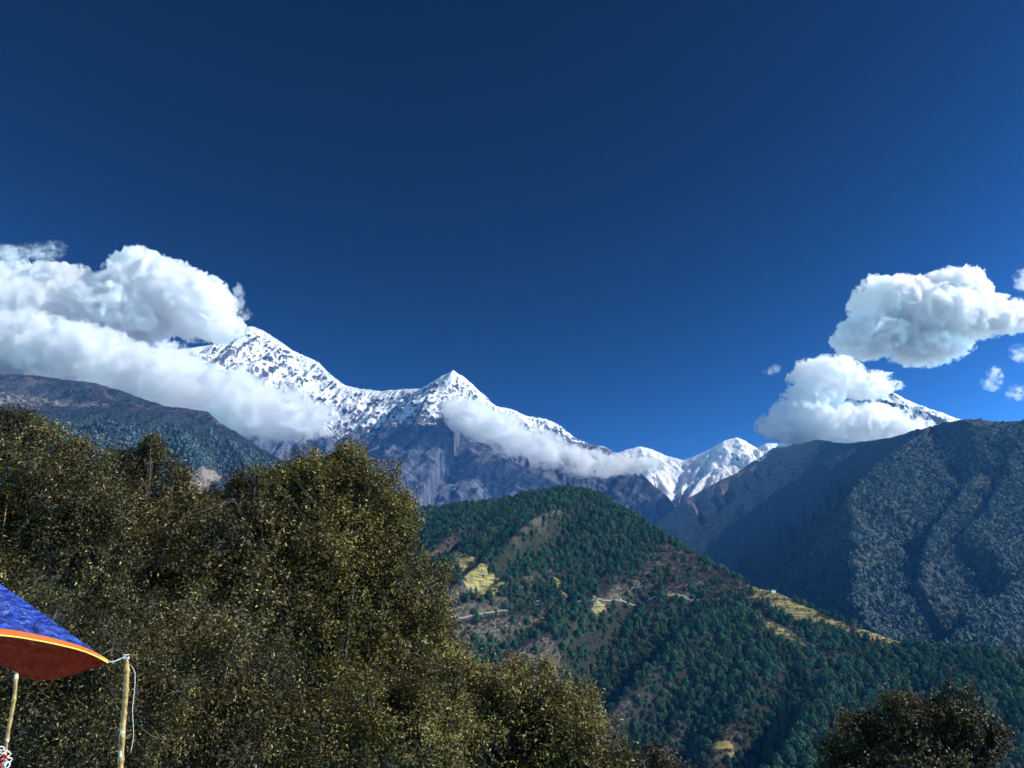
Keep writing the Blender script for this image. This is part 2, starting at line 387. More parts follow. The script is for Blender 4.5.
K = 0.75
t = tl = Terrain(-4650, -150, 1450, 6030, 10.5); t.jit = 35
t.warp = lambda d, sc: 1 + np.clip(d / 190, 0, 1) * (0.45 * fbm(sc / 320, d / 1400, 4, 31) + 0.35 * ridged(sc / 150, d / 1100, 3, 33) - 0.18)
t.ridges([(line((-420, 372, 7000), (-200, 366, 6900), (-60, 371, 6800), (0, 373, 6700), (50, 377, 6600), (95, 383, 6500), (130, 394, 6400), (165, 406, 6300), (205, 411, 6200), (222, 424, 6100), (248, 441, 6000), (285, 462, 5800), (340, 500, 5500), (400, 550, 5200), s=K), 0.66, 0.0, 1, 1.3),
          (line((-200, 400, 6000), (0, 405, 5800), (60, 407, 5700), (130, 408, 5600), (180, 413, 5500), (225, 436, 5400), (265, 458, 5300), (310, 490, 5000), (360, 530, 4700), s=K), 0.66, 0.0, 1),
          (line((-60, 371, 6800), (-40, 392, 6300), (0, 404, 5900), s=K), 0.7, 0, 1), (line((95, 383, 6500), (110, 398, 6100), (150, 410, 5600), s=K), 0.7, 0, 1),
          (line((90, 408, 5600), (110, 440, 5000), (150, 500, 4300), s=K), 0.66, 0, 1, 1.3), (line((160, 410, 5550), (190, 440, 5000), (215, 500, 4300), s=K), 0.66, 0, 1, 1.3),
          (line((228, 437, 5400), (250, 470, 4900), (275, 520, 4400), s=K), 0.66, 0, 1, 1.3)])
t.Z += np.clip(t.D / 120, 0.1, 1) * 22 * (ridged(t.X / 190, t.Y / 190, 5, 35, 0.6) - 0.55)
t.erode(4, 0.008, 0.43)
t.Z += np.clip(t.D / 60, 0.25, 1) * (11 * (0.5 - worley2(t.X / 24, t.Y / 24, 3)) * 1.6 + 20 * fbm(t.X / 80, t.Y / 80, 4, 37))
t.Z = np.maximum(t.Z, -600)
tpx, tpy = project(np.stack([t.X, t.Y, t.Z], -1))
bare = 0.46 * smooth(1180, 1420, t.Z + 60 * fbm(t.X / 160, t.Y / 160, 4, 2)) + 0.25 * fbm(t.X / 110, t.Y / 110, 4, 6) * smooth(900, 1300, t.Z)
slide = np.zeros_like(t.Z)
for (px, py, rx) in ((200, 472, 44), (189, 481, 44), (211, 477, 38), (196, 487, 50)):
    q = t.hit(px, py)
    if q is not None: slide = np.maximum(slide, 1 - np.sqrt((t.X - q[0]) ** 2 + ((t.Y - q[1]) * 0.5) ** 2) / (1.6 * rx))
meadow = np.zeros_like(t.Z)
for pl in ([(-40, 388), (10, 392), (60, 400), (112, 404), (112, 407), (60, 407), (0, 402), (-40, 398)], [(205, 414), (222, 424), (232, 434), (222, 430)], [(-40, 402), (35, 405), (40, 412), (-40, 412)]):
    meadow = np.maximum(meadow, in_poly(tpx + 6 * fbm(t.X / 40, t.Y / 40, 3, 8), tpy + 3 * fbm(t.X / 40, t.Y / 40, 3, 9), pl).astype(np.float32))
t.mesh('wooded_ridge', ridge_material('ridge_forest_near', (0.010, 0.017, 0.018), (0.036, 0.044, 0.042), (0.075, 0.062, 0.064)), {'bare': bare, 'pale': np.clip(np.maximum(slide * 1.3, meadow * (0.36 + 0.3 * fbm(t.X / 60, t.Y / 30, 3, 12))), 0, 1)})

t = tr = Terrain(200, 5750, 1725, 8080, 10.5); t.jit = 45
t.warp = lambda d, sc: 1 + np.clip(d / 190, 0, 1) * (0.30 * fbm(sc / 380, d / 1400, 4, 51) + 0.34 * ridged(sc / 170, d / 1200, 3, 53) - 0.16)
t.ridges([(line((772, 448, 8040), (787, 446, 7850), (803, 443, 7400), (818, 439, 6900), (832, 442, 6500), (850, 443, 6100), (872, 441, 5600), (893, 437, 5100), (928, 426, 4400), (948, 422, 4200), (965, 419, 4125), (990, 421, 4090), (1024, 421, 4050), (1100, 418, 3975), (1250, 410, 3900), (1500, 420, 3750)), 0.80, 0, 1, 1.3),
          (line((787, 446, 7850), (760, 462, 7950), (708, 486, 8030), (684, 499, 8050), (650, 530, 8060)), 0.70, 0, 1, 1.0),
          (line((818, 439, 6900), (776, 472, 7000), (732, 502, 7150), (690, 535, 7250), (650, 570, 7300)), 0.85, 0, 1, 1.0),
          (line((872, 441, 5600), (821, 462, 5700), (763, 500, 5850), (715, 540, 5950), (680, 575, 6000)), 0.95, 0, 1, 1.1),
          (line((928, 426, 4330), (900, 446, 4050), (873, 467, 3830), (850, 494, 3600), (858, 524, 3340), (853, 560, 3040), (860, 600, 2740), (874, 632, 2480), (880, 680, 2180)), 0.80, 0, 1, 1.75),
          (line((1024, 421, 4050), (1010, 470, 3680), (992, 507, 3380), (970, 530, 3190)), 0.75, 0, 1, 2.2),
          (line((985, 470, 3800), (955, 500, 3500), (930, 540, 3200), (915, 580, 2950)), 0.8, 0, 1, 2.4),
          (line((1110, 440, 3900), (1080, 500, 3380), (1030, 565, 2930), (1000, 594, 2700), (968, 606, 2590), (940, 650, 2400)), 0.8, 0, 1, 2.4)])
t.Z += np.clip(t.D / 120, 0.1, 1) * 24 * (ridged(t.X / 200, t.Y / 200, 5, 55, 0.6) - 0.55)
t.erode(4, 0.008, 0.43)
t.Z += np.clip(t.D / 60, 0.25, 1) * (11 * (0.5 - worley2(t.X / 25, t.Y / 25, 7)) * 1.8 + 22 * fbm(t.X / 85, t.Y / 85, 4, 57)) * (1 - 0.8 * smooth(4100, 5200, t.Y))
t.Z = np.maximum(t.Z, -600)
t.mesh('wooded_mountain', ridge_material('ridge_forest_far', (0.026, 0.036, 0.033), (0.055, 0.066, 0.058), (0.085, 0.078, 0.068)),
       {'bare': smooth(1100, 1350, t.Z + 70 * fbm(t.X / 150, t.Y / 150, 4, 2)) * 0.4, 'pale': 0.42 * smooth(6000, 7000, t.Y + 250 * fbm(t.X / 300, t.Y / 300, 4, 5))})  # pale grows with distance: haze layering painted into the far spurs' ground colour

# valley floors
def sheet(name, x0, x1, y0, y1, z, mat, n=24):
    xs, ys = np.meshgrid(np.linspace(x0, x1, n), np.linspace(y0, y1, n))
    V = np.stack([xs, ys, z + 12 * fbm(xs / 900, ys / 900, 3, 5)], -1).reshape(-1, 3); i = np.arange(n * n).reshape(n, n)
    q = np.stack([i[:-1, :-1], i[:-1, 1:], i[1:, 1:], i[1:, :-1]], -1).reshape(-1, 4)
    return kind(link(name, np_mesh(name, V, q, [mat])), 'structure')
M_VALLEY = plain('valley_scrub', (0.06, 0.07, 0.045), 0.95, 0.1, 0.4, 0.01)
sheet('valley_floor', -6900, 6900, -2900, 8100, -610, M_VALLEY)
sheet('far_valley_floor', -40000, 40000, 8330, 60000, -640, M_VALLEY)

# haze over everything up to the wooded ridges
n = NT('haze_air')
m = n.done(None, n.new('VolumePrincipled', i_Color=(0.09, 0.37, 1.0), i_Density=2.0e-5, i_Anisotropy=0.0).outputs[0])
hz = MB().box((-7000, -3000, -626), (7000, 8170, 2290)).build('haze', m); kind(hz, 'stuff')
print('terrain', round(time.time() - T0, 1))


# ------------------------------------------------------------------ the forested hill
th = Terrain(-1300, 1900, 420, 3000, 7)
th.warp = lambda d, sc: 1 + np.clip(d / 220, 0, 1) * (0.34 * fbm(sc / 330, d / 900, 3, 71) + 0.74 * ridged(sc / 180, d / 1100, 2, 73) - 0.42)
th.ridges([(line((100, 520, 2900), (300, 516, 2600), (430, 508, 2300), (480, 503, 2230), (520, 497, 2170), (545, 491, 2120), (575, 488, 2080), (600, 495, 2040), (640, 519, 1960), (680, 545, 1880), (720, 569, 1810), (752, 586, 1750), (780, 593, 1700),
                 (815, 609, 1650), (850, 624, 1600), (900, 641, 1540), (950, 648, 1490), (1000, 655, 1450), (1030, 660, 1430), (1200, 690, 1350), (1450, 740, 1250)), 0.47, 0, 1)])
th.erode(5, 0.0085, 0.42).blur(1)
th.Z += np.clip(th.D / 60, 0.1, 1) * 3.0 * fbm(th.X / 40, th.Y / 40, 4, 75)
th.Z = np.maximum(th.Z, -560)
HP = np.stack([th.X, th.Y, th.Z], -1); hpx, hpy = project(HP)
wob = 4 * fbm(th.X / 30, th.Y / 30, 3, 77); wob2 = 4 * fbm(th.X / 30, th.Y / 30, 3, 78)
FIELDS = [[(444, 548), (468, 553), (488, 566), (492, 577), (510, 583), (498, 592), (484, 602), (472, 592), (456, 568)], [(426, 560), (442, 579), (438, 587), (426, 584)],
          [(551, 571), (565, 587), (570, 603), (560, 596)], [(582, 582), (596, 597), (613, 612), (604, 615), (590, 612), (593, 603)],
          [(748, 585), (763, 587), (779, 592), (796, 602), (815, 610), (838, 620), (870, 631), (905, 642), (896, 646), (862, 637), (835, 629), (813, 627), (797, 621), (775, 609), (757, 599)],
          [(784, 629), (794, 633), (807, 641), (800, 645), (790, 639)], [(700, 742), (719, 739), (731, 742), (737, 751), (749, 763), (738, 762), (725, 750), (712, 750)],
          [(862, 626), (900, 640), (898, 643), (862, 631)], [(748, 608), (765, 616), (790, 632), (812, 643), (806, 648), (784, 638), (758, 622)]]
grass = np.zeros_like(th.Z)
for pl in FIELDS: grass = np.maximum(grass, in_poly(hpx + wob * 0.7, hpy + wob2 * 0.5, pl).astype(np.float32))
lc = fbm(th.X / 130, th.Y / 130, 4, 81) + 0.5 * fbm(th.X / 45, th.Y / 45, 3, 82)
# convex spurs carry scrub, hollows carry trees
Pz = np.pad(th.Z, 6, mode='edge'); conv = th.Z - (Pz[:-12, 6:-6] + Pz[12:, 6:-6] + Pz[6:-6, :-12] + Pz[6:-6, 12:]) / 4
scrub_zone = np.zeros_like(th.Z)
for pl, wgt in (([(425, 560), (470, 590), (540, 610), (560, 640), (550, 720), (420, 720)], 0.75), ([(665, 545), (700, 560), (760, 590), (770, 606), (700, 604), (660, 596), (640, 570)], 0.85),
                ([(735, 598), (800, 620), (850, 660), (870, 700), (830, 690), (780, 640)], 0.62), ([(560, 680), (680, 700), (800, 768), (560, 780)], 0.5), ([(520, 570), (560, 570), (575, 610), (520, 605)], 0.6), ([(590, 570), (640, 580), (660, 610), (610, 612)], 0.6),
                ([(420, 508), (450, 505), (470, 560), (430, 560)], 0.5)):
    scrub_zone = np.maximum(scrub_zone, in_poly(hpx + wob * 4, hpy + wob2 * 4, pl) * wgt)
scrub = smooth(0.42, 0.90, scrub_zone + 0.45 * lc + 0.02 * conv)
scrub = np.maximum(scrub, grass)

n = NT('hill_soil'); p = n.pos(); f = n.noise(p, 0.08, 6, 0.65); f2 = n.noise(p, 0.5, 4, 0.6)
terr = n.noise(n.scale(p, (0.05, 0.05, 1.0)), 0.35, 2, 0.5)
g = n.mix(n.step(n.math('ADD', n.math('MULTIPLY', f, 0.5), n.math('MULTIPLY', terr, 0.5)), 0.40, 0.60), (0.10, 0.085, 0.035), (0.34, 0.28, 0.10))
sc_ = n.mix(n.step(f, 0.35, 0.65), (0.045, 0.040, 0.030), (0.13, 0.105, 0.075))
fo = n.mix(f2, (0.012, 0.018, 0.012), (0.035, 0.035, 0.02))
col = n.mix(n.attr('scrub'), fo, sc_); col = n.mix(n.step(n.math('ADD', n.attr('grass'), n.math('MULTIPLY', n.math('SUBTRACT', f, 0.5), 1.6)), 0.45, 0.75), col, g)
M_HILL = n.done(n.bsdf(col, 0.95, n.bump(n.math('ADD', f, f2), 1.5), 0.1))
th.mesh('hill', M_HILL, {'grass': grass, 'scrub': scrub})

# dirt road contouring round the hill, and the footpath down the spur
M_DIRT = plain('dirt_road', (0.25, 0.205, 0.14), 0.95, 0.1, 0.35, 0.15)
def road(name, pix, w, lift=0.6):
    P = [th.hit(*q) for q in pix]; P = np.array([q for q in P if q is not None])
    L = np.concatenate([[0], np.cumsum(np.linalg.norm(np.diff(P[:, :2], axis=0), axis=1))]); m_ = int(L[-1] / 6) + 2; tt = np.linspace(0, L[-1], m_)
    x, y = np.interp(tt, L, P[:, 0]), np.interp(tt, L, P[:, 1])
    k = np.ones(11) / 11; x = np.convolve(np.pad(x, 5, 'edge'), k, 'valid'); y = np.convolve(np.pad(y, 5, 'edge'), k, 'valid')
    tx, ty = np.gradient(x), np.gradient(y); l = np.hypot(tx, ty); nx_, ny_ = -ty / l, tx / l
    ww = w * (1 + 0.35 * vnoise2(tt / 25, tt * 0, 5))
    rows = []
    zc = th.h(x, y) + lift
    for o_, dz in ((-1.6, -3.0), (-0.5, 0), (0.5, 0.05), (1.0, 1.6), (1.5, 2.2)):
        sgn = np.where(ny_ > 0, 1.0, -1.0)        # the cut bank is on the uphill side
        rows.append(np.stack([x + nx_ * sgn * ww * o_, y + ny_ * sgn * ww * o_, zc + dz], -1))
    V = np.stack(rows, 1).reshape(-1, 3); i = np.arange(m_ * 5).reshape(m_, 5)
    q = np.stack([i[:-1, :-1], i[:-1, 1:], i[1:, 1:], i[1:, :-1]], -1).reshape(-1, 4)
    kind(link(name, np_mesh(name, V, q, [M_DIRT], False)), 'structure')
    return np.stack([x, y], -1)
ROAD = road('dirt_road', [(447, 618), (472, 616), (480, 614), (490, 612), (512, 608), (541, 605), (571, 604), (584, 603), (600, 602), (613, 600), (623, 600), (652, 598), (671, 596), (690, 598), (720, 599), (745, 599), (760, 598)], 1.4)
PATH = road('footpath', [(733, 601), (748, 609), (761, 617), (769, 620), (784, 630), (794, 637), (806, 642), (828, 658)], 1.6)

# trees of the hill
def leaf_cards(rng, cen, nrm, size, asp=0.5):
    """one folded leaf-shaped quad per row of cen; returns V, F"""
    k = len(cen); a = np.cross(nrm, rng.normal(size=(k, 3))); a /= np.linalg.norm(a, axis=1)[:, None] + 1e-9
    b = np.cross(nrm, a); sz = size * rng.uniform(0.6, 1.25, (k, 1))
    V = np.stack([cen - a * sz, cen + b * sz * asp + nrm * sz * 0.12, cen + a * sz, cen - b * sz * asp + nrm * sz * 0.12], 1).reshape(-1, 3)
    return V, np.arange(4 * k).reshape(-1, 4)
def unit(v): return v / (np.linalg.norm(v, axis=1)[:, None] + 1e-9)
n = NT('forest_foliage'); oi = n.new('ObjectInfo').outputs['Random']; v = n.attr('tint')
c1 = n.ramp(oi, [(0.0, (0.016, 0.066, 0.036)), (0.35, (0.034, 0.115, 0.060)), (0.7, (0.060, 0.145, 0.064)), (0.9, (0.09, 0.13, 0.048)), (1.0, (0.12, 0.105, 0.06))])
c = n.mix(v, n.mix(0.55, c1, (0.004, 0.012, 0.010)), c1)
M_FOREST = n.done(n.bsdf(c, 0.75, None, 0.15))
n = NT('scrub_foliage'); oi = n.new('ObjectInfo').outputs['Random']; v = n.attr('tint')
c1 = n.ramp(oi, [(0.0, (0.055, 0.055, 0.036)), (0.4, (0.11, 0.09, 0.065)), (0.75, (0.15, 0.125, 0.095)), (1.0, (0.04, 0.075, 0.05))])
M_SCRUB = n.done(n.bsdf(n.mix(v, n.mix(0.5, c1, (0.01, 0.01, 0.008)), c1), 0.85, None, 0.1))
M_BARK = plain('tree_bark', (0.10, 0.075, 0.05), 0.9, 0.2, 0.4, 6.0)
def forest_tree_mesh(seed, hgt, rad, cone, mat, ncl=70, per=7, size=0.95):
    rng = np.random.default_rng(seed); Vs, Fs, T, off = [], [], [], 0
    hh = rng.uniform(0.0, 1, ncl) ** 0.85; prof = np.where(hh < 0.25, 0.55 + 1.8 * hh, 1.0) * (1 - hh ** (1.2 if cone else 2.6)) ** (0.9 if cone else 0.6)
    ang = rng.uniform(0, 2 * math.pi, ncl); rr = rad * prof * np.sqrt(rng.uniform(0.25, 1, ncl)) * rng.uniform(0.75, 1.15, ncl)
    cl = np.stack([rr * np.cos(ang), rr * np.sin(ang), hgt * (0.14 + 0.86 * hh)], -1)
    out = unit(np.stack([np.cos(ang), np.sin(ang), 0.25 + hh * 0.9], -1))
    cen = np.repeat(cl, per, 0) + rng.normal(size=(ncl * per, 3)) * rad * 0.13
    nr = unit(np.repeat(out, per, 0) + rng.normal(size=(ncl * per, 3)) * 0.55)
    V, Fq = leaf_cards(rng, cen, nr, size * rad / 5, 0.62)
    tint = np.repeat(np.clip(np.repeat(0.35 + 0.65 * rng.random(ncl), per) + rng.normal(size=ncl * per) * 0.15, 0, 1), 1)
    mb = MB().tube([(0, 0, -1.5), (0.1, 0, hgt * 0.4), (0, 0.1, hgt * 0.85)], [0.035 * rad + 0.12, 0.1, 0.04], 5, False)
    tv, tf = np.array([tuple(q) for q in mb.v]), np.array(mb.f) + len(V)
    return np_mesh('forest_tree', np.concatenate([V, tv]), [Fq, tf], [mat, M_BARK], False, {'tint': ('FACE', np.concatenate([tint, np.zeros(len(tf))]))}, np.concatenate([np.zeros(len(Fq)), np.ones(len(tf))]))
VAR = [forest_tree_mesh(1, 19, 6.4, True, M_FOREST), forest_tree_mesh(2, 14, 7.6, False, M_FOREST, 90), forest_tree_mesh(3, 17, 6.6, False, M_FOREST, 90), forest_tree_mesh(4, 11, 7.0, False, M_FOREST, 80), forest_tree_mesh(5, 16, 8.0, False, M_FOREST, 100)]
BUSH = [forest_tree_mesh(11, 3.2, 2.6, False, M_SCRUB, 26, 6, 0.9), forest_tree_mesh(12, 5.0, 2.8, False, M_SCRUB, 34, 6, 0.9), forest_tree_mesh(13, 2.4, 2.8, False, M_SCRUB, 22, 6, 0.9)]
for b_ in BUSH: b_.name = 'bush'
rng = np.random.default_rng(7)
def scatter(sp):
    xs, ys = np.meshgrid(np.arange(th.x0 + 20, th.x0 + th.nx * th.res - 20, sp), np.arange(700, 2750, sp))
    x = (xs + rng.uniform(-.45, .45, xs.shape) * sp).ravel(); y = (ys + rng.uniform(-.45, .45, ys.shape) * sp).ravel()
    z = th.h(x, y); px, py = project(np.stack([x, y, z], -1))
    k = (px > 60) & (px < 1150) & (py < 860); return x[k], y[k], z[k], px[k], py[k]
def lookup(A, x, y):
    return A[np.clip(((y - th.y0) / th.res + 0.5).astype(int), 0, th.ny - 1), np.clip(((x - th.x0) / th.res + 0.5).astype(int), 0, th.nx - 1)]
def near_line(x, y, L, w):
    d = np.full(len(x), 1e9)
    for q in L[::2]: d = np.minimum(d, (x - q[0]) ** 2 + (y - q[1]) ** 2)
    return d < w * w
HOUSES = [(774, 593, 9.0, 'long white house with a grey roof on the crest of the hill', 0.2, True), (596, 603, 7.5, 'small white house beside the yellow field on the road', -0.3, True), (482, 578, 8.0, 'dark timber hut in the upper yellow field', 0.1, False),
          (538, 603, 6.5, 'small brown hut right above the dirt road', -0.1, False), (620, 600, 6.5, 'low pale house where the road enters the dark gully', 0.15, True), (844, 631, 5.5, 'tiny white house alone among trees on the lower crest', 0.0, True), (757, 588, 8.0, 'flat pale house on the crest left of the white one', 0.3, True)]
HPOS = [th.hit(a, b) for a, b, *_ in HOUSES]
x, y, z, px, py = scatter(7.6)
gx, gy = th.slope(); dens = 1 - lookup(scrub, x, y)
clear = near_line(x, y, ROAD, 3.6) | near_line(x, y, PATH, 5) | (lookup(grass, x, y) > 0.5)
for q in HPOS:
    if q is not None: clear |= ((x - q[0]) ** 2 + ((y - q[1] + 8) * 0.7) ** 2) < 11 ** 2
keep = (rng.random(len(x)) < np.clip(dens * 1.1, 0.16, 1)) & ~clear & (lookup(gy, x, y) > -0.25)
x, y, z, px, py = [q[keep] for q in (x, y, z, px, py)]
sc1 = (0.34 + 0.8 * rng.random(len(x)) ** 1.8) * (0.75 + 0.35 * lookup(smooth(-0.6, 0.6, fbm(th.X / 90, th.Y / 90, 3, 85)), x, y)); rot = rng.uniform(0, 6.283, len(x)); var = rng.integers(0, 5, len(x))
big = sc1 * F / y
ok = (py < 764) & (px < 1020) & (px > 625) & ~((px > 800) & (px < 1016) & (py > 690))
rank = np.argsort(np.where(ok, -big, 1e9))[:290]; ind = np.zeros(len(x), bool); ind[rank] = True
def instancer(name, P, S, Rz, meshes, V, label=None):
    """one object whose points carry tree meshes (a wood nobody would count)"""
    me = bpy.data.meshes.new(name); me.vertices.add(len(P)); me.vertices.foreach_set('co', np.ascontiguousarray(P, np.float32).ravel())
    for k, a, ty in (('size', S, 'FLOAT'), ('turn', Rz, 'FLOAT'), ('sort', V, 'INT')):
        q = me.attributes.new(k, ty, 'POINT'); q.data.foreach_set('value', np.asarray(a, np.float32 if ty == 'FLOAT' else np.int32))
    o = kind(link(name, me), 'stuff')
    ng = bpy.data.node_groups.new(name, 'GeometryNodeTree'); ng.interface.new_socket('Geometry', in_out='INPUT', socket_type='NodeSocketGeometry'); ng.interface.new_socket('Geometry', in_out='OUTPUT', socket_type='NodeSocketGeometry')
    N, Lk = ng.nodes, ng.links; gi, go = N.new('NodeGroupInput'), N.new('NodeGroupOutput'); jn = N.new('GeometryNodeJoinGeometry')
    def named(nm, ty):
        q = N.new('GeometryNodeInputNamedAttribute'); q.data_type = ty; q.inputs['Name'].default_value = nm; return q.outputs[0]
    for k, src in enumerate(meshes):
        oi_ = N.new('GeometryNodeObjectInfo'); oi_.inputs['Object'].default_value = src; oi_.inputs['As Instance'].default_value = False
        eq = N.new('FunctionNodeCompare'); eq.data_type = 'INT'; eq.operation = 'EQUAL'; Lk.new(named('sort', 'INT'), eq.inputs[2]); eq.inputs[3].default_value = k
        ip = N.new('GeometryNodeInstanceOnPoints'); Lk.new(gi.outputs[0], ip.inputs['Points']); Lk.new(eq.outputs[0], ip.inputs['Selection']); Lk.new(oi_.outputs['Geometry'], ip.inputs['Instance'])
        cx = N.new('ShaderNodeCombineXYZ'); Lk.new(named('turn', 'FLOAT'), cx.inputs[2]); Lk.new(cx.outputs[0], ip.inputs['Rotation']); Lk.new(named('size', 'FLOAT'), ip.inputs['Scale'])
        Lk.new(ip.outputs[0], jn.inputs[0])
    Lk.new(jn.outputs[0], go.inputs[0])
    md = o.modifiers.new('trees', 'NODES'); md.node_group = ng; return o
srcs = {}
for k in np.nonzero(ind)[0]:
    o = link('forest_tree', VAR[var[k]]); o.location = (x[k], y[k], z[k] - 0.4); o.rotation_euler.z = rot[k]; o.scale = (sc1[k],) * 3
    tag(o, 'dark teal-green forest tree in the closed wood on the near lower slope of the hill', 'tree', 'trees of the near lower slope')
    srcs.setdefault(int(var[k]), o)
P = np.stack([x, y, z - 0.4], -1)[~ind]
instancer('hillside_forest', P, sc1[~ind], rot[~ind], [srcs[k] for k in range(5)], var[~ind])
# scrub bushes between the trees
x, y, z, px, py = scatter(4.6)
keep = (rng.random(len(x)) < np.clip(0.15 + 0.8 * lookup(scrub, x, y), 0, 1)) & ~near_line(x, y, ROAD, 5) & (lookup(gy, x, y) > -0.25) & ((lookup(grass, x, y) < 0.5) | (rng.random(len(x)) < 0.2)) & (px > 400)
x, y, z = x[keep], y[keep], z[keep]; vb = rng.integers(0, 3, len(x))
bs = []
for k in range(3):
    o = link('scrub_bush', BUSH[k]); q = th.hit(690 + 22 * k, 572 + 9 * k); o.location = q; bs.append(o)
    tag(o, ['low brown bush on the bare scrub slope below the crest', 'taller brown bush on the bare scrub slope below the crest', 'flat brown bush on the bare scrub slope nearest the yellow crest field'][k], 'bush', 'brown scrub bushes')
instancer('hillside_scrub', np.stack([x, y, z - 0.2], -1), rng.uniform(0.5, 1.25, len(x)), rng.uniform(0, 6.28, len(x)), bs, vb)
print('forest', len(P), len(x), round(time.time() - T0, 1))

# far woods on the two dark ridges: thousands of small trees that read as one cover
n = NT('far_forest_foliage'); c1 = n.ramp(n.attr('tint'), [(0.0, (0.036, 0.062, 0.058)), (0.5, (0.076, 0.118, 0.108)), (0.85, (0.11, 0.155, 0.138)), (1.0, (0.15, 0.165, 0.14))])
M_FAR = n.done(n.bsdf(c1, 0.85, None, 0.08))
def far_wood(name, ter, sp, box, seed, dens, size):
    rng = np.random.default_rng(seed); xs, ys = np.meshgrid(np.arange(box[0], box[1], sp), np.arange(box[2], box[3], sp))
    x = (xs + rng.uniform(-.45, .45, xs.shape) * sp).ravel(); y = (ys + rng.uniform(-.45, .45, ys.shape) * sp).ravel(); z = ter.h(x, y)
    px, py = project(np.stack([x, y, z], -1)); e_ = 1.5
    gx_ = (ter.h(x + e_, y) - ter.h(x - e_, y)) / (2 * e_); gy_ = (ter.h(x, y + e_) - ter.h(x, y - e_)) / (2 * e_)
    facing = gx_ * x + gy_ * y - z                                   # the slope turns towards the terrace
    k = (px > -60) & (px < 1090) & (py < 700) & (facing > -60) & (rng.random(len(x)) < dens(x, y, z, px, py))
    x, y, z = x[k], y[k], z[k]; m_ = len(x)
    Vt, Ft, Tt = [], [], []
    for q in range(4):
        r2 = np.random.default_rng(seed + q); kk = 22; hh = r2.uniform(0.05, 1, kk); an = r2.uniform(0, 6.283, kk); rr = 0.52 * np.sqrt(1.02 - hh ** 2) * r2.uniform(.6, 1.1, kk)
        cen = np.stack([rr * np.cos(an), rr * np.sin(an), hh * 1.15], -1); nr = unit(np.stack([np.cos(an), np.sin(an), 0.3 + hh], -1) + r2.normal(size=(kk, 3)) * 0.35)
        a_, b_ = leaf_cards(r2, cen, nr, 0.34, 0.8); Vt.append(a_); Ft.append(b_); Tt.append(r2.normal(size=kk) * 0.10)
    sz = size * rng.uniform(0.5, 1.25, m_); ro = rng.uniform(0, 6.283, m_); ty = rng.integers(0, 4, m_); base = np.clip(0.5 + rng.normal(size=m_) * 0.2 + 0.35 * fbm(x / 120, y / 120, 3, seed), 0, 1)
    Vs, Fs, Ts, off = [], [], [], 0
    for q in range(4):
        w_ = np.nonzero(ty == q)[0]; v_ = Vt[q]; c_, s_ = np.cos(ro[w_])[:, None], np.sin(ro[w_])[:, None]
        vx = (v_[None, :, 0] * c_ - v_[None, :, 1] * s_) * sz[w_, None] + x[w_, None]; vy = (v_[None, :, 0] * s_ + v_[None, :, 1] * c_) * sz[w_, None] + y[w_, None]; vz = (v_[None, :, 2] * 1.15 - 0.12) * sz[w_, None] + z[w_, None]
        Vs.append(np.stack([vx, vy, vz], -1).reshape(-1, 3)); Fs.append((Ft[q][None] + (np.arange(len(w_)) * len(v_))[:, None, None]).reshape(-1, 4) + off); off += len(w_) * len(v_)
        Ts.append(np.clip(base[w_, None] + Tt[q][None], 0, 1).ravel())
    print(name, m_)
    return kind(link(name, np_mesh(name, np.concatenate(Vs), np.concatenate(Fs), [M_FAR], False, {'tint': ('FACE', np.concatenate(Ts))})), 'stuff')
def d_right(x, y, z, px, py):
    cl = fbm(x / 180, y / 180, 4, 301); return np.clip(0.72 + 0.9 * cl, 0, 1) * (1 - 0.75 * smooth(1100, 1330, z + 120 * cl)) * (py < 670) * np.where(y > 4700, 0.35, 1) * (1 - smooth(5000, 5600, y)) * (1 - smooth(1150, 1300, z))
far_wood('mountain_forest', tr, 13, (500, 3400, 1800, 5600), 401, d_right, 13)
def d_left(x, y, z, px, py):
    cl = fbm(x / 160, y / 160, 4, 311); keep_ = 1 - lookup2(tl, slide, x, y) * 3; return np.clip(0.55 + 1.2 * cl, 0, 1) * (1 - smooth(1050, 1250, z + 120 * cl)) * np.clip(keep_, 0, 1) * (py < 500) * (px < 420)
def lookup2(ter, A, x, y): return A[np.clip(((y - ter.y0) / ter.res + .5).astype(int), 0, ter.ny - 1), np.clip(((x - ter.x0) / ter.res + .5).astype(int), 0, ter.nx - 1)]
far_wood('ridge_forest', tl, 16, (-3200, -500, 2200, 5000), 431, d_left, 15)

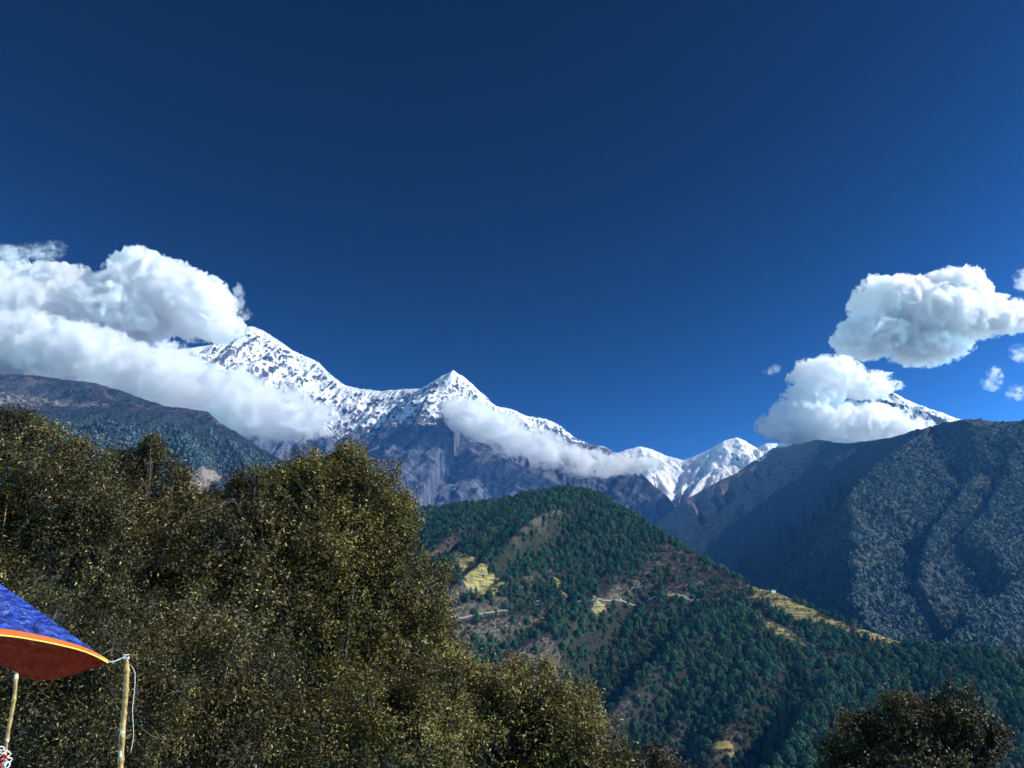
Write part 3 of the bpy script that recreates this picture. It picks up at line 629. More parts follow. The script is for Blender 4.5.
M_WHITE = plain('white_wash', (0.78, 0.76, 0.72), 0.8, 0.2, 0.08, 0.8); M_SLATE = plain('slate_roof', (0.16, 0.16, 0.17), 0.7, 0.3, 0.3, 1.5)
M_TIMBER = plain('dark_timber', (0.06, 0.045, 0.035), 0.85, 0.2, 0.3, 1.5); M_GLASSY = plain('window_dark', (0.03, 0.035, 0.04), 0.2, 0.5, 0.2, 1.0); M_BLUE = plain('roof_tin', (0.32, 0.36, 0.42), 0.5, 0.4, 0.15, 1.0)
for (a, b, w_, lab, rz, white), q in zip(HOUSES, HPOS):
    if q is None: continue
    e = empty('hill_house', (q[0], q[1], q[2] - 0.6), lab, 'house', 'houses on the hill', rz); d_ = w_ * 0.55; h_ = w_ * 0.45 + 0.6
    MB().box((-w_/2, 0, -2), (w_/2, d_, h_)).build('wall', M_WHITE if white else M_TIMBER, e)
    r_ = MB(); r_.add([(-w_/2-.5, -.6, h_-.15), (w_/2+.5, -.6, h_-.15), (w_/2+.5, d_/2, h_+w_*.2), (-w_/2-.5, d_/2, h_+w_*.2), (-w_/2-.5, d_+.6, h_-.15), (w_/2+.5, d_+.6, h_-.15),
                       (-w_/2-.5, -.6, h_+.05), (w_/2+.5, -.6, h_+.05), (w_/2+.5, d_/2, h_+w_*.2+.2), (-w_/2-.5, d_/2, h_+w_*.2+.2), (-w_/2-.5, d_+.6, h_+.05), (w_/2+.5, d_+.6, h_+.05)],
                      [(0,3,2,1), (3,4,5,2), (6,7,8,9), (9,8,11,10), (0,1,7,6), (4,10,11,5), (0,6,9,3), (3,9,10,4), (1,2,8,7), (2,5,11,8)]).build('roof', M_SLATE if white else M_BLUE, e)
    MB().box((-.5, -.06, .6), (.5, .1, 2.7)).build('door', M_TIMBER, e)
    for sx in (-1, 1): MB().box((sx*w_*.3-.55, -.05, 1.4), (sx*w_*.3+.55, .1, 2.5)).build('window', M_GLASSY, e)

# ------------------------------------------------------------------ the near hillside
def ground_z(x, y):
    r_ = np.maximum(np.asarray(y, float) - 2.5, 0)
    return -0.40 * r_ - 0.3 * (1 - np.exp(-r_ / 4)) + 0.12 * fbm(np.asarray(x) / 5.0, np.asarray(y) / 5.0, 3, 91)
nx_, ny_ = 120, 160
gxs = np.linspace(-1, 1, nx_); gxs = np.sign(gxs) * np.abs(gxs) ** 1.8 * 420; gys = np.linspace(0, 1, ny_) ** 1.8 * 860 - 60
X, Yg = np.meshgrid(gxs, gys); V = np.stack([X, Yg, ground_z(X, Yg)], -1).reshape(-1, 3); i = np.arange(nx_ * ny_).reshape(ny_, nx_)
n = NT('earth_and_grass'); p = n.pos(); f = n.noise(p, 0.8, 6, 0.65)
M_EARTH = n.done(n.bsdf(n.ramp(f, [(0.35, (0.05, 0.04, 0.028)), (0.5, (0.075, 0.065, 0.032)), (0.65, (0.045, 0.055, 0.022))]), 0.95, n.bump(f, 0.08), 0.1))
kind(link('ground', np_mesh('ground', V, np.stack([i[:-1, :-1], i[:-1, 1:], i[1:, 1:], i[1:, :-1]], -1).reshape(-1, 4), [M_EARTH])), 'structure')

# ------------------------------------------------------------------ the near trees
def leaf_material(name, stops):
    n = NT(name); v = n.attr('tint'); c = n.ramp(v, stops)
    b = n.bsdf(c, 0.5, None, 0.3)
    tr_ = n.new('BsdfTranslucent'); n.set(tr_.inputs['Color'], c)
    return n.done(n.new('MixShader', n_0=0.22, n_1=b, n_2=tr_.outputs[0]).outputs[0])
DARK = [(0.0, (0.013, 0.012, 0.004)), (0.38, (0.042, 0.035, 0.011)), (0.64, (0.115, 0.088, 0.024)), (0.85, (0.25, 0.185, 0.050)), (1.0, (0.44, 0.36, 0.18))]
GOLD = [(0.0, (0.015, 0.014, 0.004)), (0.34, (0.060, 0.049, 0.011)), (0.60, (0.165, 0.125, 0.024)), (0.85, (0.32, 0.235, 0.050)), (1.0, (0.46, 0.38, 0.17))]
M_LEAF = {'dark': leaf_material('dark_leaf', DARK), 'gold': leaf_material('gold_leaf', GOLD)}
M_TRUNK = plain('grey_brown_bark', (0.085, 0.066, 0.05), 0.9, 0.2, 0.45, 3.0)
def near_tree(name, label, lumps, mat, seed, base=None, dens=1.0, leaf=None, group='near trees on the slope', cat='tree'):
    rng = np.random.default_rng(seed)
    L = []
    for px, py, Y, rx, rz in lumps:
        k = Y / F / math.cos(PITCH) ; L.append((at(px, py, Y), rx * k, (rx * 0.6 + rz * 0.4) * k, rz * k))
    cm = np.mean([c for c, *_ in L], 0)
    bx, by = (cm[0], cm[1] + 0.4) if base is None else base
    bz = float(ground_z(bx, by)); e = empty(name, (bx, by, bz), label, cat, group)
    B = np.array([bx, by, bz]); top = max(L, key=lambda q: q[0][2] + q[3])[0]
    H = top[2] - bz; fork = B + np.array([0.15, 0.1, H * 0.42])
    tk = MB(); r0 = 0.022 * H + 0.04
    tk.tube([B - B + np.array([0, 0, -0.6]), np.array([0.05, 0, H * 0.2]), fork - B, fork * 0.6 + top * 0.4 - B + rng.normal(size=3) * 0.2, fork * 0.25 + top * 0.75 - B], [r0 * 1.25, r0, r0 * 0.7, r0 * 0.28, 0.012], 8)
    extra = []
    for c, a, b, d in L:
        for q in range(7):
            u = unit(rng.normal(size=(1, 3)) + np.array([[0, -0.15, 0.35]]))[0]; f_ = rng.uniform(0.20, 0.42)
            extra.append((c + u * np.array([a, b, d]) * rng.uniform(0.85, 1.2), a * f_ * rng.uniform(.7, 1.1), b * f_, d * f_ * rng.uniform(.9, 1.5)))
    L = L + extra
    C = []; leaf = 0.0021 * float(np.mean([q[2] for q in lumps])) + 0.002
    for c, a, b, d in L:
        hgt = rng.uniform(0.25, 0.8); root = fork * (1 - hgt) + top * hgt if c[2] > fork[2] else B * (1 - hgt) + fork * hgt
        mid = (root + c) / 2 + np.array([0, 0, 0.12 * np.linalg.norm(c - root)]) + rng.normal(size=3) * 0.15
        tk.tube([root - B, mid - B, c - B], [r0 * 0.34, r0 * 0.2, 0.02], 6)
        ns = int(5 + 12 * a); u = unit(rng.normal(size=(ns, 3))); tip = c + u * np.array([a, b, d]) * rng.uniform(0.6, 1.05, (ns, 1))
        for q in tip:
            m_ = (c + q) / 2 + rng.normal(size=3) * 0.12 * a; tk.tube([c - B, m_ - B, q - B], [0.03, 0.018, 0.007], 4, False)
        # leafy sprays through the lump, thicker towards the outside
        area = 4 * math.pi * ((a * b) ** 1.6 / 3 + (a * d) ** 1.6 / 3 + (b * d) ** 1.6 / 3) ** (1 / 1.6)
        nc = int(area * 22 * dens * (26.0 / lumps[0][2]) ** 1.3); u = unit(rng.normal(size=(nc, 3))); rad = rng.uniform(0.30, 1.0, (nc, 1)) ** 0.45; far_ = rng.random(nc) < 0.05; rad[far_] = rng.uniform(1.0, 1.3, (int(far_.sum()), 1))
        lob = 1 + 0.22 * vnoise3(*[(u[:, q] * 2.3 + seed * 1.7).astype(np.float32) for q in range(3)], seed)[:, None] + 0.16 * vnoise3(*[(u[:, q] * 6.0 + seed).astype(np.float32) for q in range(3)], seed + 1)[:, None]
        pts = c + u * rad * lob * np.array([a, b, d])
        gap = vnoise3(*[((pts[:, q]) * 1.5).astype(np.float32) for q in range(3)], seed + 2)
        pts, u, gap = pts[gap > -0.40], u[gap > -0.40], gap[gap > -0.40]
        C.append(np.concatenate([pts, u, gap[:, None]], 1))
    C = np.concatenate(C)
    per = 15; k = len(C); out = C[:, 3:6]
    tw = unit(out + rng.normal(size=(k, 3)) * 0.7 + np.array([0, 0, 0.25]))           # direction of each twig
    s_ = rng.uniform(-1, 1, (k, per, 1)) * 0.26
    cen = (C[:, None, :3] + tw[:, None] * s_ + rng.normal(size=(k, per, 3)) * 0.075).reshape(-1, 3)
    nr = unit((out[:, None] * 0.5 + np.array([0, 0, 0.55]) + rng.normal(size=(k, per, 3)) * 0.75).reshape(-1, 3))
    V, Fq = leaf_cards(rng, cen - B, nr, leaf, 0.42)
    patch = vnoise3(*[(cen[:, q] * 0.55).astype(np.float32) for q in range(3)], seed + 7) * 0.26
    spray = np.repeat(rng.normal(size=k) * 0.12, per)
    tint = np.clip(0.37 + patch + spray + rng.normal(size=len(cen)) * 0.26, 0, 1)
    o = link('crown', np_mesh('crown', V, Fq, [mat], False, {'tint': ('FACE', tint)}), e)
    tk.build('trunk', M_TRUNK, e, True)
    return e, len(Fq)
TREES = [
 ('tall olive-brown broadleaf tree in the middle, its pointed crown highest beside the snow slope', [(352, 455, 28, 12, 13), (346, 470, 28, 20, 18), (366, 468, 28, 14, 14), (332, 494, 28, 38, 26), (366, 497, 28.5, 28, 30), (305, 515, 28, 50, 42), (346, 545, 27.5, 56, 50), (384, 532, 28.5, 32, 38), (290, 590, 27, 55, 50), (360, 610, 26.5, 62, 50), (398, 590, 27.5, 38, 42), (300, 660, 26, 60, 50), (370, 680, 26, 62, 55), (418, 650, 27, 36, 44), (438, 628, 28, 14, 20)], 'gold', 1),
 ('broad dark tree filling the left edge above the blue tarp', [(8, 437, 24, 42, 27), (58, 452, 24, 36, 25), (-34, 440, 24, 48, 38), (20, 490, 23.5, 60, 40), (80, 498, 24, 42, 40), (-20, 550, 23, 60, 50), (50, 560, 23, 62, 50), (110, 555, 23.5, 36, 40)], 'dark', 2),
 ('dark tree with a small rounded top just left of the pale landslide patch', [(150, 448, 30, 13, 12), (148, 460, 30, 22, 17), (124, 474, 30, 30, 24), (164, 484, 30, 20, 26), (140, 520, 29.5, 50, 40), (192, 535, 29.5, 36, 36), (150, 585, 29, 60, 45), (205, 590, 29, 40, 45), (165, 550, 28, 30, 40)], 'dark', 3),
 ('dark tree between the landslide patch and the tall middle tree, flat level top', [(258, 490, 33, 26, 20), (238, 504, 33, 26, 20), (285, 488, 33, 24, 18), (312, 490, 33, 24, 18), (240, 545, 32, 50, 38), (225, 600, 31.5, 50, 40), (275, 560, 32, 40, 40), (205, 520, 33, 22, 24), (195, 572, 27, 48, 36), (235, 590, 26, 40, 36), (215, 550, 25, 46, 34), (268, 612, 25, 46, 38), (262, 545, 26, 34, 34)], 'dark', 4),
 ('leafy tree with yellowish leaves behind the blue tarp and bamboo poles', [(35, 640, 18, 60, 45), (105, 650, 18, 55, 48), (55, 720, 17.5, 80, 50), (-30, 690, 17.5, 50, 60), (130, 720, 17.5, 50, 45)], 'dark', 5),
 ('leafy tree in the lower left between the bamboo pole and the tall middle tree', [(185, 650, 20, 55, 45), (240, 680, 20, 55, 45), (180, 720, 19.5, 65, 48), (250, 745, 19.5, 60, 45)], 'dark', 6),
 ('leafy golden crown at the foot of the tall middle tree', [(330, 745, 20.5, 75, 45), (405, 740, 20.5, 60, 45), (440, 715, 21, 34, 32)], 'gold', 7),
 ('golden-brown domed tree low in the middle, in front of the forested hill', [(515, 695, 24, 42, 28), (474, 704, 24, 36, 30), (553, 708, 24, 38, 30), (583, 742, 24, 24, 30), (500, 745, 24, 70, 40), (560, 755, 24, 45, 35), (600, 764, 24, 14, 16), (450, 712, 24, 26, 34), (436, 745, 23, 36, 36)], 'gold', 8),
 ('dark rounded tree crown alone at the bottom right, in front of the hill', [(892, 730, 34, 28, 22), (930, 728, 34, 28, 22), (966, 720, 34, 24, 22), (860, 748, 34, 22, 20), (984, 748, 34, 18, 24), (920, 772, 34, 66, 36), (836, 772, 34, 16, 18)], 'dark', 9),
 ('low twiggy dark shrub at the bottom edge just right of the domed tree', [(640, 766, 26, 28, 14), (665, 774, 26, 20, 14), (615, 772, 26, 20, 16)], 'dark', 10)]
tot = 0
for lab, lumps, mt, sd_ in TREES:
    e, k = near_tree('shrub' if 'shrub' in lab else 'broadleaf_tree', lab, lumps, M_LEAF[mt], sd_, cat='shrub' if 'shrub' in lab else 'tree'); tot += k
print('leaves', tot, round(time.time() - T0, 1))

# ------------------------------------------------------------------ tarp canopy, poles, cord
def curve_pts(P, m):
    P = np.asarray(P, float); tt = np.linspace(0, 1, len(P)); q = np.linspace(0, 1, m); out = np.zeros((m, 3))
    for k in range(m):                       # Catmull-Rom
        u = q[k] * (len(P) - 1); j = min(int(u), len(P) - 2); u -= j
        p0, p1, p2, p3 = P[max(j-1, 0)], P[j], P[j+1], P[min(j+2, len(P)-1)]
        out[k] = 0.5 * ((2*p1) + (-p0+p2)*u + (2*p0-5*p1+4*p2-p3)*u*u + (-p0+3*p1-3*p2+p3)*u**3)
    return out
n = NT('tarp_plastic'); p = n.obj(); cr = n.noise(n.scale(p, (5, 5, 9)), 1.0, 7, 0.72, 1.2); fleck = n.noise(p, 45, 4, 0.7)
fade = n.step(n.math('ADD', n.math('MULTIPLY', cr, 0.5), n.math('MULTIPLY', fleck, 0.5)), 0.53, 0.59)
crinkle_shade = n.step(n.noise(n.scale(p, (3, 3, 7)), 1.6, 5, 0.7, 2.0), 0.44, 0.56)  # shading of the crinkles, painted as darker blue patches
top_c = n.mix(fade, n.mix(crinkle_shade, (0.006, 0.022, 0.20), (0.018, 0.075, 0.52)), (0.16, 0.30, 0.72)); geo = n.new('NewGeometry').outputs['Backfacing']
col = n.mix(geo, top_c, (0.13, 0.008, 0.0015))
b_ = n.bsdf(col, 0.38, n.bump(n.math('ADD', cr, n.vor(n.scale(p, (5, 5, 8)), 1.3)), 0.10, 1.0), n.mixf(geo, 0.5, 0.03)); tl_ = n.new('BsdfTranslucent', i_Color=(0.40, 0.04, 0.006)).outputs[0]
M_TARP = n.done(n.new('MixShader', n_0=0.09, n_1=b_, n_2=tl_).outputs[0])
n = NT('tarp_hem_tape'); p = n.obj(); f = n.new('SeparateXYZ'); n.set(f.inputs[0], p)
M_HEM = n.done(n.bsdf(n.ramp(n.math('ADD', n.math('MULTIPLY', f.outputs[0], 0.55), n.math('MULTIPLY', n.noise(p, 9, 3), 0.3)), [(0.0, (0.60, 0.10, 0.015)), (0.74, (0.64, 0.15, 0.02)), (0.90, (0.74, 0.48, 0.03)), (1.0, (0.72, 0.60, 0.04))]), 0.6, None, 0.3))
M_HEM2 = plain('yellow_tape', (0.78, 0.62, 0.10), 0.6, 0.3, 0.2, 8)
A0 = at(-60, 636, 7.3); org = A0.copy()
near_hem = curve_pts([at(-60, 634, 7.2), at(0, 634.5, 7.5), at(40, 640, 7.7), at(78, 648.5, 7.9), at(97, 655.5, 8.0), at(109, 662, 8.1)], 40)
ridge_l = curve_pts([at(-60, 540, 8.6), at(0, 583.5, 8.5), at(35, 608, 8.45), at(70, 633, 8.35), at(95, 651, 8.2), at(109.2, 661.6, 8.12)], 40)
far_hem = curve_pts([at(-60, 640, 9.8), at(0, 664, 9.6), at(28, 678, 9.4), at(50, 680, 9.2), at(82, 672, 8.6), at(109, 662.3, 8.13)], 40)
tarp = empty('tarp_canopy', A0, 'blue plastic tarp with orange and yellow hem, its corner tied to a bamboo pole', 'tarp')
def loft(name, a, b, m, mat, sag=0.0, rough=0.0, seed=0, flip=False):
    rows = []
    for k in range(m):
        u = k / (m - 1); q = a * (1 - u) + b * u; env = math.sin(math.pi * u)
        q = q + np.array([0, 0, -1]) * sag * env * np.sin(np.linspace(math.pi, 0.15, len(a)) / 2)[:, None]
        w_ = rough * env * (vnoise2(np.linspace(0, 7, len(a)), np.full(len(a), u * 3.0), seed) + 0.5 * vnoise2(np.linspace(0, 18, len(a)), np.full(len(a), u * 5.0), seed + 1)); q = q + np.array([0.2, -0.8, 0.5]) * w_[:, None]
        rows.append(q)
    V = np.stack(rows, 0).reshape(-1, 3) - org; i = np.arange(m * len(a)).reshape(m, len(a))
    q = np.stack([i[:-1, :-1], i[:-1, 1:], i[1:, 1:], i[1:, :-1]], -1).reshape(-1, 4)
    return link(name, np_mesh(name, V, q[:, ::-1] if flip else q, [mat], True), tarp)
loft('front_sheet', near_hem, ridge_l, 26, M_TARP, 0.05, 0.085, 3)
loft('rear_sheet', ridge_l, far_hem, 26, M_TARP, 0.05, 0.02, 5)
low = near_hem + np.array([0, -0.012, 0]); d_ = np.linspace(0.045, 0.035, 40)[:, None]
dn = (near_hem - ridge_l); dn = dn / (np.linalg.norm(dn, axis=1)[:, None] + 1e-6); 
hem_top = near_hem + np.array([0, -0.012, 0.062]) * np.linspace(1, 0.25, 40)[:, None] + np.array([0, -0.01, 0]); hem_low = near_hem + np.array([0, -0.014, -0.004])
loft('hem', hem_low, hem_top, 4, M_HEM, 0, 0.006, 9)
loft('hem_tape', hem_low + np.array([0, -.003, -0.008]), hem_low + np.array([0, -.003, 0.004]), 3, M_HEM2, 0, 0, 9)
n = NT('bamboo'); p = n.obj(); f = n.noise(n.scale(p, (3, 3, 3)), 4.0, 5, 0.7); f2 = n.noise(n.scale(p, (1, 1, 1.6)), 5.0, 2, 0.5)
M_BAMBOO = n.done(n.bsdf(n.mix(n.step(f2, 0.60, 0.63), n.ramp(f, [(0.3, (0.07, 0.04, 0.015)), (0.5, (0.30, 0.18, 0.05)), (0.68, (0.50, 0.35, 0.12))]), (0.72, 0.66, 0.52)), 0.5, n.bump(f, 0.01), 0.35))
M_ROPE = plain('white_rope', (0.62, 0.60, 0.56), 0.9, 0.1, 0.2, 30); M_RED = plain('red_cloth', (0.45, 0.02, 0.03), 0.8, 0.2, 0.3, 20)
def pole(label, pts, r_, seed):
    P = curve_pts([at(*q) for q in pts], 46); b = P[-1].copy(); e = empty('bamboo_pole', (b[0], b[1], float(ground_z(b[0], b[1]))), label, 'pole', 'bamboo poles under the tarp')
    o_ = np.array(e.location); rng = np.random.default_rng(seed)
    foot = np.array([b[0] - (P[0][0] - b[0]) * 0.6, b[1], o_[2] - 0.2]); P = np.concatenate([P, [b * 0.5 + foot * 0.5, foot]])
    rad = [r_ * (1 + 0.30 * (1 if k % 7 == 4 else 0) + rng.normal() * 0.04) for k in range(len(P))]
    MB().tube([q - o_ for q in P], rad, 10).build('cane', M_BAMBOO, e, True); return e, P, o_
e, P, o_ = pole('bamboo pole with pale peeled patches right of the blue tarp corner', [(124.5, 656, 8.2), (126.5, 666, 8.2), (126, 690, 8.2), (123.5, 720, 8.18), (121.5, 750, 8.15), (120.5, 775, 8.12)], 0.025, 1)
mb = MB()
for k in range(4): mb.tube([P[4] - o_ + np.array([0.033 * math.cos(q), 0.033 * math.sin(q), 0.012 * k + 0.004 * q / 6]) for q in np.linspace(0, 6.28, 14)], 0.005, 5)
mb.build('lashing', M_ROPE, e, True)
MB().tube([q - o_ for q in curve_pts([at(124, 657, 8.18), at(130, 655.5, 8.17), at(137, 655, 8.16)], 8)], [0.010, 0.009, 0.009, 0.008, 0.008, 0.007, 0.006, 0.004], 6).build('twig', M_BAMBOO, e, True)
e, P, o_ = pole('thin leaning bamboo pole below the tarp at the left edge, white rope round its foot', [(18, 660, 9.9), (16.5, 674, 9.85), (14, 700, 9.8), (9.5, 725, 9.75), (5.5, 750, 9.7), (2.5, 772, 9.65)], 0.020, 2)
mb, mr = MB(), MB(); rng = np.random.default_rng(5)
for k in range(9):
    c = at(rng.uniform(0, 8), rng.uniform(750, 770), 9.62); mb.tube([c - o_ + np.array([0.05 * math.cos(q) * rng.uniform(.6, 1), -0.02 + 0.04 * math.sin(q * 2 + k), 0.05 * math.sin(q) * rng.uniform(.6, 1)]) for q in np.linspace(0, 6.28, 16)], 0.008, 5)
mb.build('rope_wrap', M_ROPE, e, True)
for k in range(5):
    c = at(rng.uniform(-4, 5), rng.uniform(758, 770), 9.55) - o_; mr.tube([c + np.array([0.03 * math.cos(q), 0.01 * math.sin(3 * q), 0.03 * math.sin(q)]) for q in np.linspace(0, 5.5, 9)], 0.014, 6)
mr.build('cloth_strip', M_RED, e, True)
P = curve_pts([at(108.5, 662, 8.1), at(114, 661.5, 8.12), at(120, 659, 8.15), at(125, 657, 8.17)], 14)
tag(MB().tube([q - P[0] for q in P], 0.006, 6).build('tie_rope', M_ROPE, None, True, P[0]), 'short white rope tying the tarp corner to the bamboo pole', 'rope')
P = curve_pts([at(128, 664, 8.16), at(132, 667, 8.14), at(135, 674, 8.12), at(134.5, 690, 8.12), at(132.5, 710, 8.12), at(133.5, 735, 8.12), at(130.5, 753, 8.12)], 30)
tag(MB().tube([q - P[0] for q in P], 0.003, 6).build('loose_cord', M_ROPE, None, True, P[0]), 'thin loose cord hanging down beside the right bamboo pole', 'cord')
for lab, pts, r_ in (('pale bare stalk standing in the leaves at the left edge above the tarp', [(7, 503, 22.4), (4.5, 520, 22.3), (1.5, 540, 22.3), (1, 560, 22.4), (-2, 590, 22.5)], 0.022),):
    P = curve_pts([at(*q) for q in pts], 16); b = P[-1]; P = np.concatenate([P, [[b[0], b[1], float(ground_z(b[0], b[1])) - 0.2]]])
    mb = MB().tube([q - P[0] for q in P], [r_ * 0.6 + r_ * 0.4 * k / 16 for k in range(17)], 7)
    tag(mb.build('bare_stalk', M_BAMBOO, None, True, P[0]), lab, 'stalk')
print('done', round(time.time() - T0, 1))

# ------------------------------------------------------------------ clouds
def cloud_material(name, dens, skin, sc=0.006, lo=0.42, hi=0.62):
    """airy vapour: the density breaks up into shreds and hollows"""
    n = NT(name); p = n.pos()
    f = n.step(n.math('ADD', n.math('MULTIPLY', n.noise(p, sc, 6, 0.68, 1.0), 0.75), n.math('MULTIPLY', n.noise(p, sc * 0.3, 2, 0.5), 0.25)), lo, hi)
    v = n.new('VolumePrincipled', i_Color=(0.958, 0.958, 0.961), i_Density=n.math('MULTIPLY', f, dens), i_Anisotropy=0.45).outputs[0]
    s = n.new('MixShader', n_0=skin, n_1=n.new('BsdfTransparent').outputs[0], n_2=n.new('BsdfDiffuse', i_Color=(0.95, 0.95, 0.95)).outputs[0]).outputs[0]
    m = n.done(s, v);
    return m
M_CLOUD = cloud_material('cloud_vapour', 0.040, 0.012); M_WISP = cloud_material('wisp_vapour', 0.014, 0.004, 0.007, 0.42, 0.74); M_SOFT = cloud_material('soft_cloud_vapour', 0.026, 0.01, 0.005)
def cloud(label, lumps, vox, mat, seed, group=None, amp=0.54, name='cloud', cat='cloud', base=None, gain=0.60):
    """lumps: (px, py, Y, rx, rz) with radii in pixels at that distance; billows come from noise on the union of the lumps"""
    import openvdb
    L = []
    for px, py, Y, rx, rz in lumps:
        c = at(px, py, Y); k = Y / F / math.cos(PITCH) * 1.02; k *= 0.93; L.append((c, rx * k, (rx * 0.55 + rz * 0.45) * k, rz * k))
    lo = np.min([c - np.array([a, b, d]) * 1.6 for c, a, b, d in L], 0); hi = np.max([c + np.array([a, b, d]) * 1.6 for c, a, b, d in L], 0)
    nn = ((hi - lo) / vox).astype(int) + 1
    gx, gy, gz = [(lo[i] + np.arange(nn[i]) * vox).astype(np.float32) for i in range(3)]
    t0 = time.time(); X, Yv, Z = np.meshgrid(gx, gy, gz, indexing='ij')
    org = np.mean([c for c, *_ in L], 0).astype(np.float32); rr = np.float32(np.mean([d for *_, d in L]))
    ux, uy, uz = (X - org[0]) / rr, (Yv - org[1]) / rr, (Z - org[2]) / rr
    up = lambda A: np.repeat(np.repeat(np.repeat(A, 2, 0), 2, 1), 2, 2)[:nn[0], :nn[1], :nn[2]]
    cx_, cy_, cz_ = ux[::2, ::2, ::2], uy[::2, ::2, ::2], uz[::2, ::2, ::2]
    w1 = up(vnoise3(cx_ * 1.1 + 5, cy_ * 1.1, cz_ * 1.1, seed + 50)); w2 = up(vnoise3(cx_ * 1.1, cy_ * 1.1 + 9, cz_ * 1.1, seed + 51))
    f = np.full(X.shape, -9, np.float32)
    for c, a, b, d in L:
        sl_ = tuple(slice(max(0, int((c[k] - r_ * 1.9 - lo[k]) / vox)), int((c[k] + r_ * 1.9 - lo[k]) / vox) + 2) for k, r_ in enumerate((a, b, d)))
        g_ = f[sl_]
        q = 1 - np.sqrt(((X[sl_] + w1[sl_] * np.float32(a * 0.18) - np.float32(c[0])) / np.float32(a)) ** 2 + ((Yv[sl_] - np.float32(c[1])) / np.float32(b)) ** 2 + ((Z[sl_] + w2[sl_] * np.float32(d * 0.18) - np.float32(c[2])) / np.float32(d)) ** 2)
        q *= np.float32(d / rr)
        k = np.float32(0.14); h = np.clip(0.5 + 0.5 * (q - g_) / k, 0, 1); f[sl_] = g_ + (q - g_) * h + k * h * (1 - h) * np.float32(0.6)
    near = (f > -0.75) & (f < 0.75); ux, uy, uz = ux[near] + w1[near] * 0.25, uy[near], uz[near] + w2[near] * 0.25
    s, a, fr = 0, 1.0, 1.5
    for k in range(6):
        v = vnoise3(ux * fr, uy * fr, uz * fr, seed + k)
        s = s + a * (0.42 - np.abs(v) * 1.25); a *= gain; fr *= 2.05
    f[near] += amp * s * 0.62 + 0.12
    if base is not None: f = f - smooth(base + 60, base - 120, Z) * 0.8
    g = openvdb.FloatGrid(); g.copyFromArray(np.ascontiguousarray(-f)); g.background = 1.0
    pts, quads = g.convertToQuads(0.0)[:2] if True else (None, None)
    V = pts * vox + lo
    # keep the larger islands
    Vn = len(V); par = np.arange(Vn)
    e = np.concatenate([quads[:, [0, 1]], quads[:, [1, 2]], quads[:, [2, 3]]])
    for _ in range(60):
        m_ = np.minimum(par[e[:, 0]], par[e[:, 1]]); np.minimum.at(par, e[:, 0], m_); np.minimum.at(par, e[:, 1], m_)
        p2 = par[par]
        if np.array_equal(p2, par): break
        par = p2
    cnt = np.bincount(par, minlength=Vn); keep = cnt[par] > 60
    quads = quads[keep[quads[:, 0]]]
    used = np.unique(quads); remap = np.zeros(Vn, int); remap[used] = np.arange(len(used))
    print('cloud', nn, int(near.sum()), len(V), round(time.time() - t0, 1)); c0 = V[used].mean(0)
    o = link(name, np_mesh(name, V[used] - c0, remap[quads], [mat], True), None, c0)
    return tag(o, label, cat, group)
CG = 'clouds around the snow peaks'
cloud('big white cumulus with a grey underside above the left snow peak', [(150, 292, 9700, 54, 30), (110, 314, 9700, 66, 26), (205, 317, 9700, 32, 22), (140, 270, 9700, 26, 20), (60, 290, 9800, 44, 22), (188, 300, 9600, 40, 26), (15, 290, 9900, 40, 24), (222, 328, 9600, 18, 12)], 14, M_CLOUD, 3, CG)
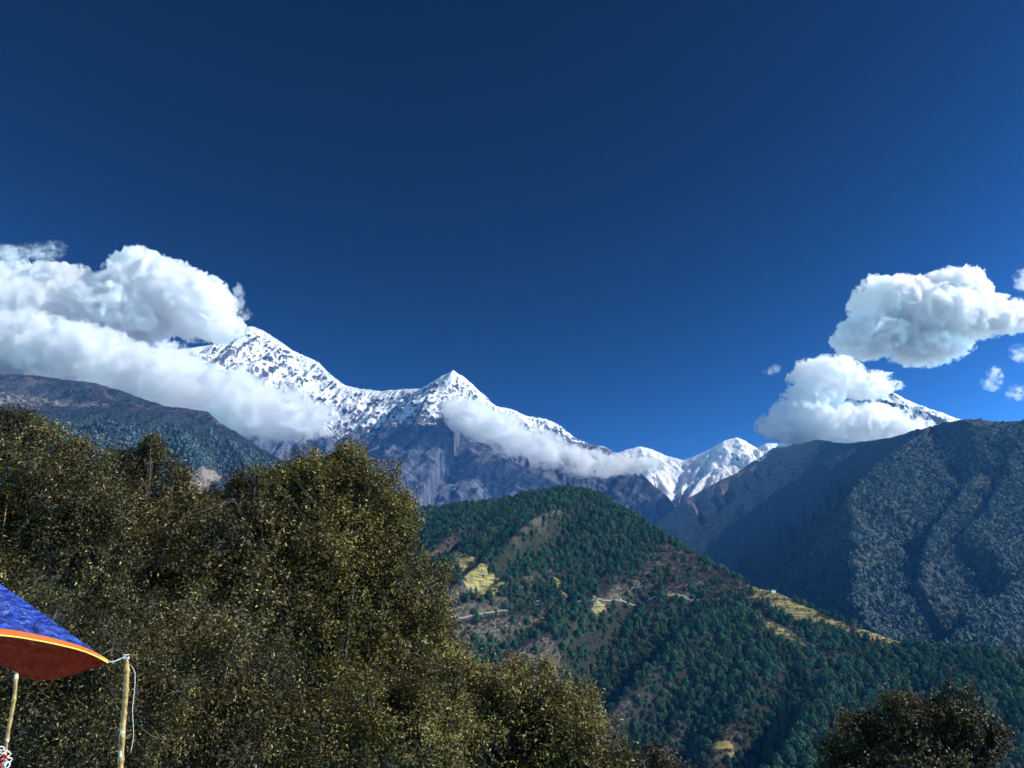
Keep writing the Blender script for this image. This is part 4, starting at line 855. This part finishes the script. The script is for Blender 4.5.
cloud('long low grey-white cloud bank sloping down across the left snow slope', [(-40, 335, 9200, 60, 42), (20, 342, 9200, 60, 28), (80, 358, 9100, 62, 25), (145, 374, 9050, 60, 24), (205, 391, 9000, 56, 20), (258, 408, 8950, 46, 17), (296, 416, 8900, 32, 12), (10, 305, 9300, 50, 26), (275, 426, 8900, 34, 9), (318, 424, 8900, 14, 7)], 14, M_SOFT, 11, CG, 0.7)
cloud('slanting white cloud band across the slope below the pointed peak', [(468, 416, 9900, 22, 17), (492, 428, 9800, 28, 14), (528, 444, 9700, 30, 12), (558, 456, 9600, 26, 10), (585, 463, 9600, 24, 11), (612, 466, 9500, 24, 8), (640, 467, 9500, 16, 6), (452, 408, 10000, 11, 10), (512, 432, 9800, 14, 9), (572, 454, 9600, 10, 8)], 10, M_SOFT, 23, CG, 0.75)
cloud('upper bright white cumulus at the right of the sky', [(895, 305, 10900, 42, 26), (940, 318, 10900, 52, 28), (952, 290, 10900, 34, 20), (876, 336, 10900, 38, 20), (985, 318, 10900, 34, 18), (928, 350, 10900, 32, 12), (880, 298, 10900, 24, 20), (1012, 318, 10900, 18, 9)], 12, M_CLOUD, 31, CG)
cloud('lower white cumulus resting on the dark ridge beside the right snow peak', [(828, 380, 9300, 34, 22), (800, 420, 9300, 32, 18), (838, 428, 9300, 46, 20), (868, 424, 9300, 34, 16), (865, 386, 9300, 26, 10), (785, 426, 9300, 24, 12), (892, 432, 9300, 30, 9), (815, 402, 9300, 28, 18)], 12, M_CLOUD, 43, CG)
for lab, L_, sd_ in (('small torn wisp just right of the left cumulus', [(238, 292, 9700, 5, 7), (243, 314, 9700, 7, 6), (240, 303, 9700, 4, 6)], 61), ('small loose wisp below the upper right cumulus', [(992, 384, 9700, 7, 5), (995, 375, 9700, 6, 7)], 62), ('tiny wisp left of the lower right cumulus', [(772, 371, 9700, 7, 3), (776, 368, 9700, 4, 3)], 63),
                     ('ragged wisps at the right edge beside the upper right cumulus', [(1022, 352, 9700, 8, 7), (1018, 393, 9700, 8, 6), (1024, 280, 9700, 8, 10)], 64), ('thin torn wisps above the far left end of the clouds', [(12, 254, 9800, 16, 7), (40, 252, 9800, 18, 4), (56, 246, 9800, 8, 4)], 65)):
    cloud(lab, L_, 6, M_WISP, sd_, 'small wisps of cloud', 1.3, 'cloud_wisp')
print('clouds', round(time.time() - T0, 1))
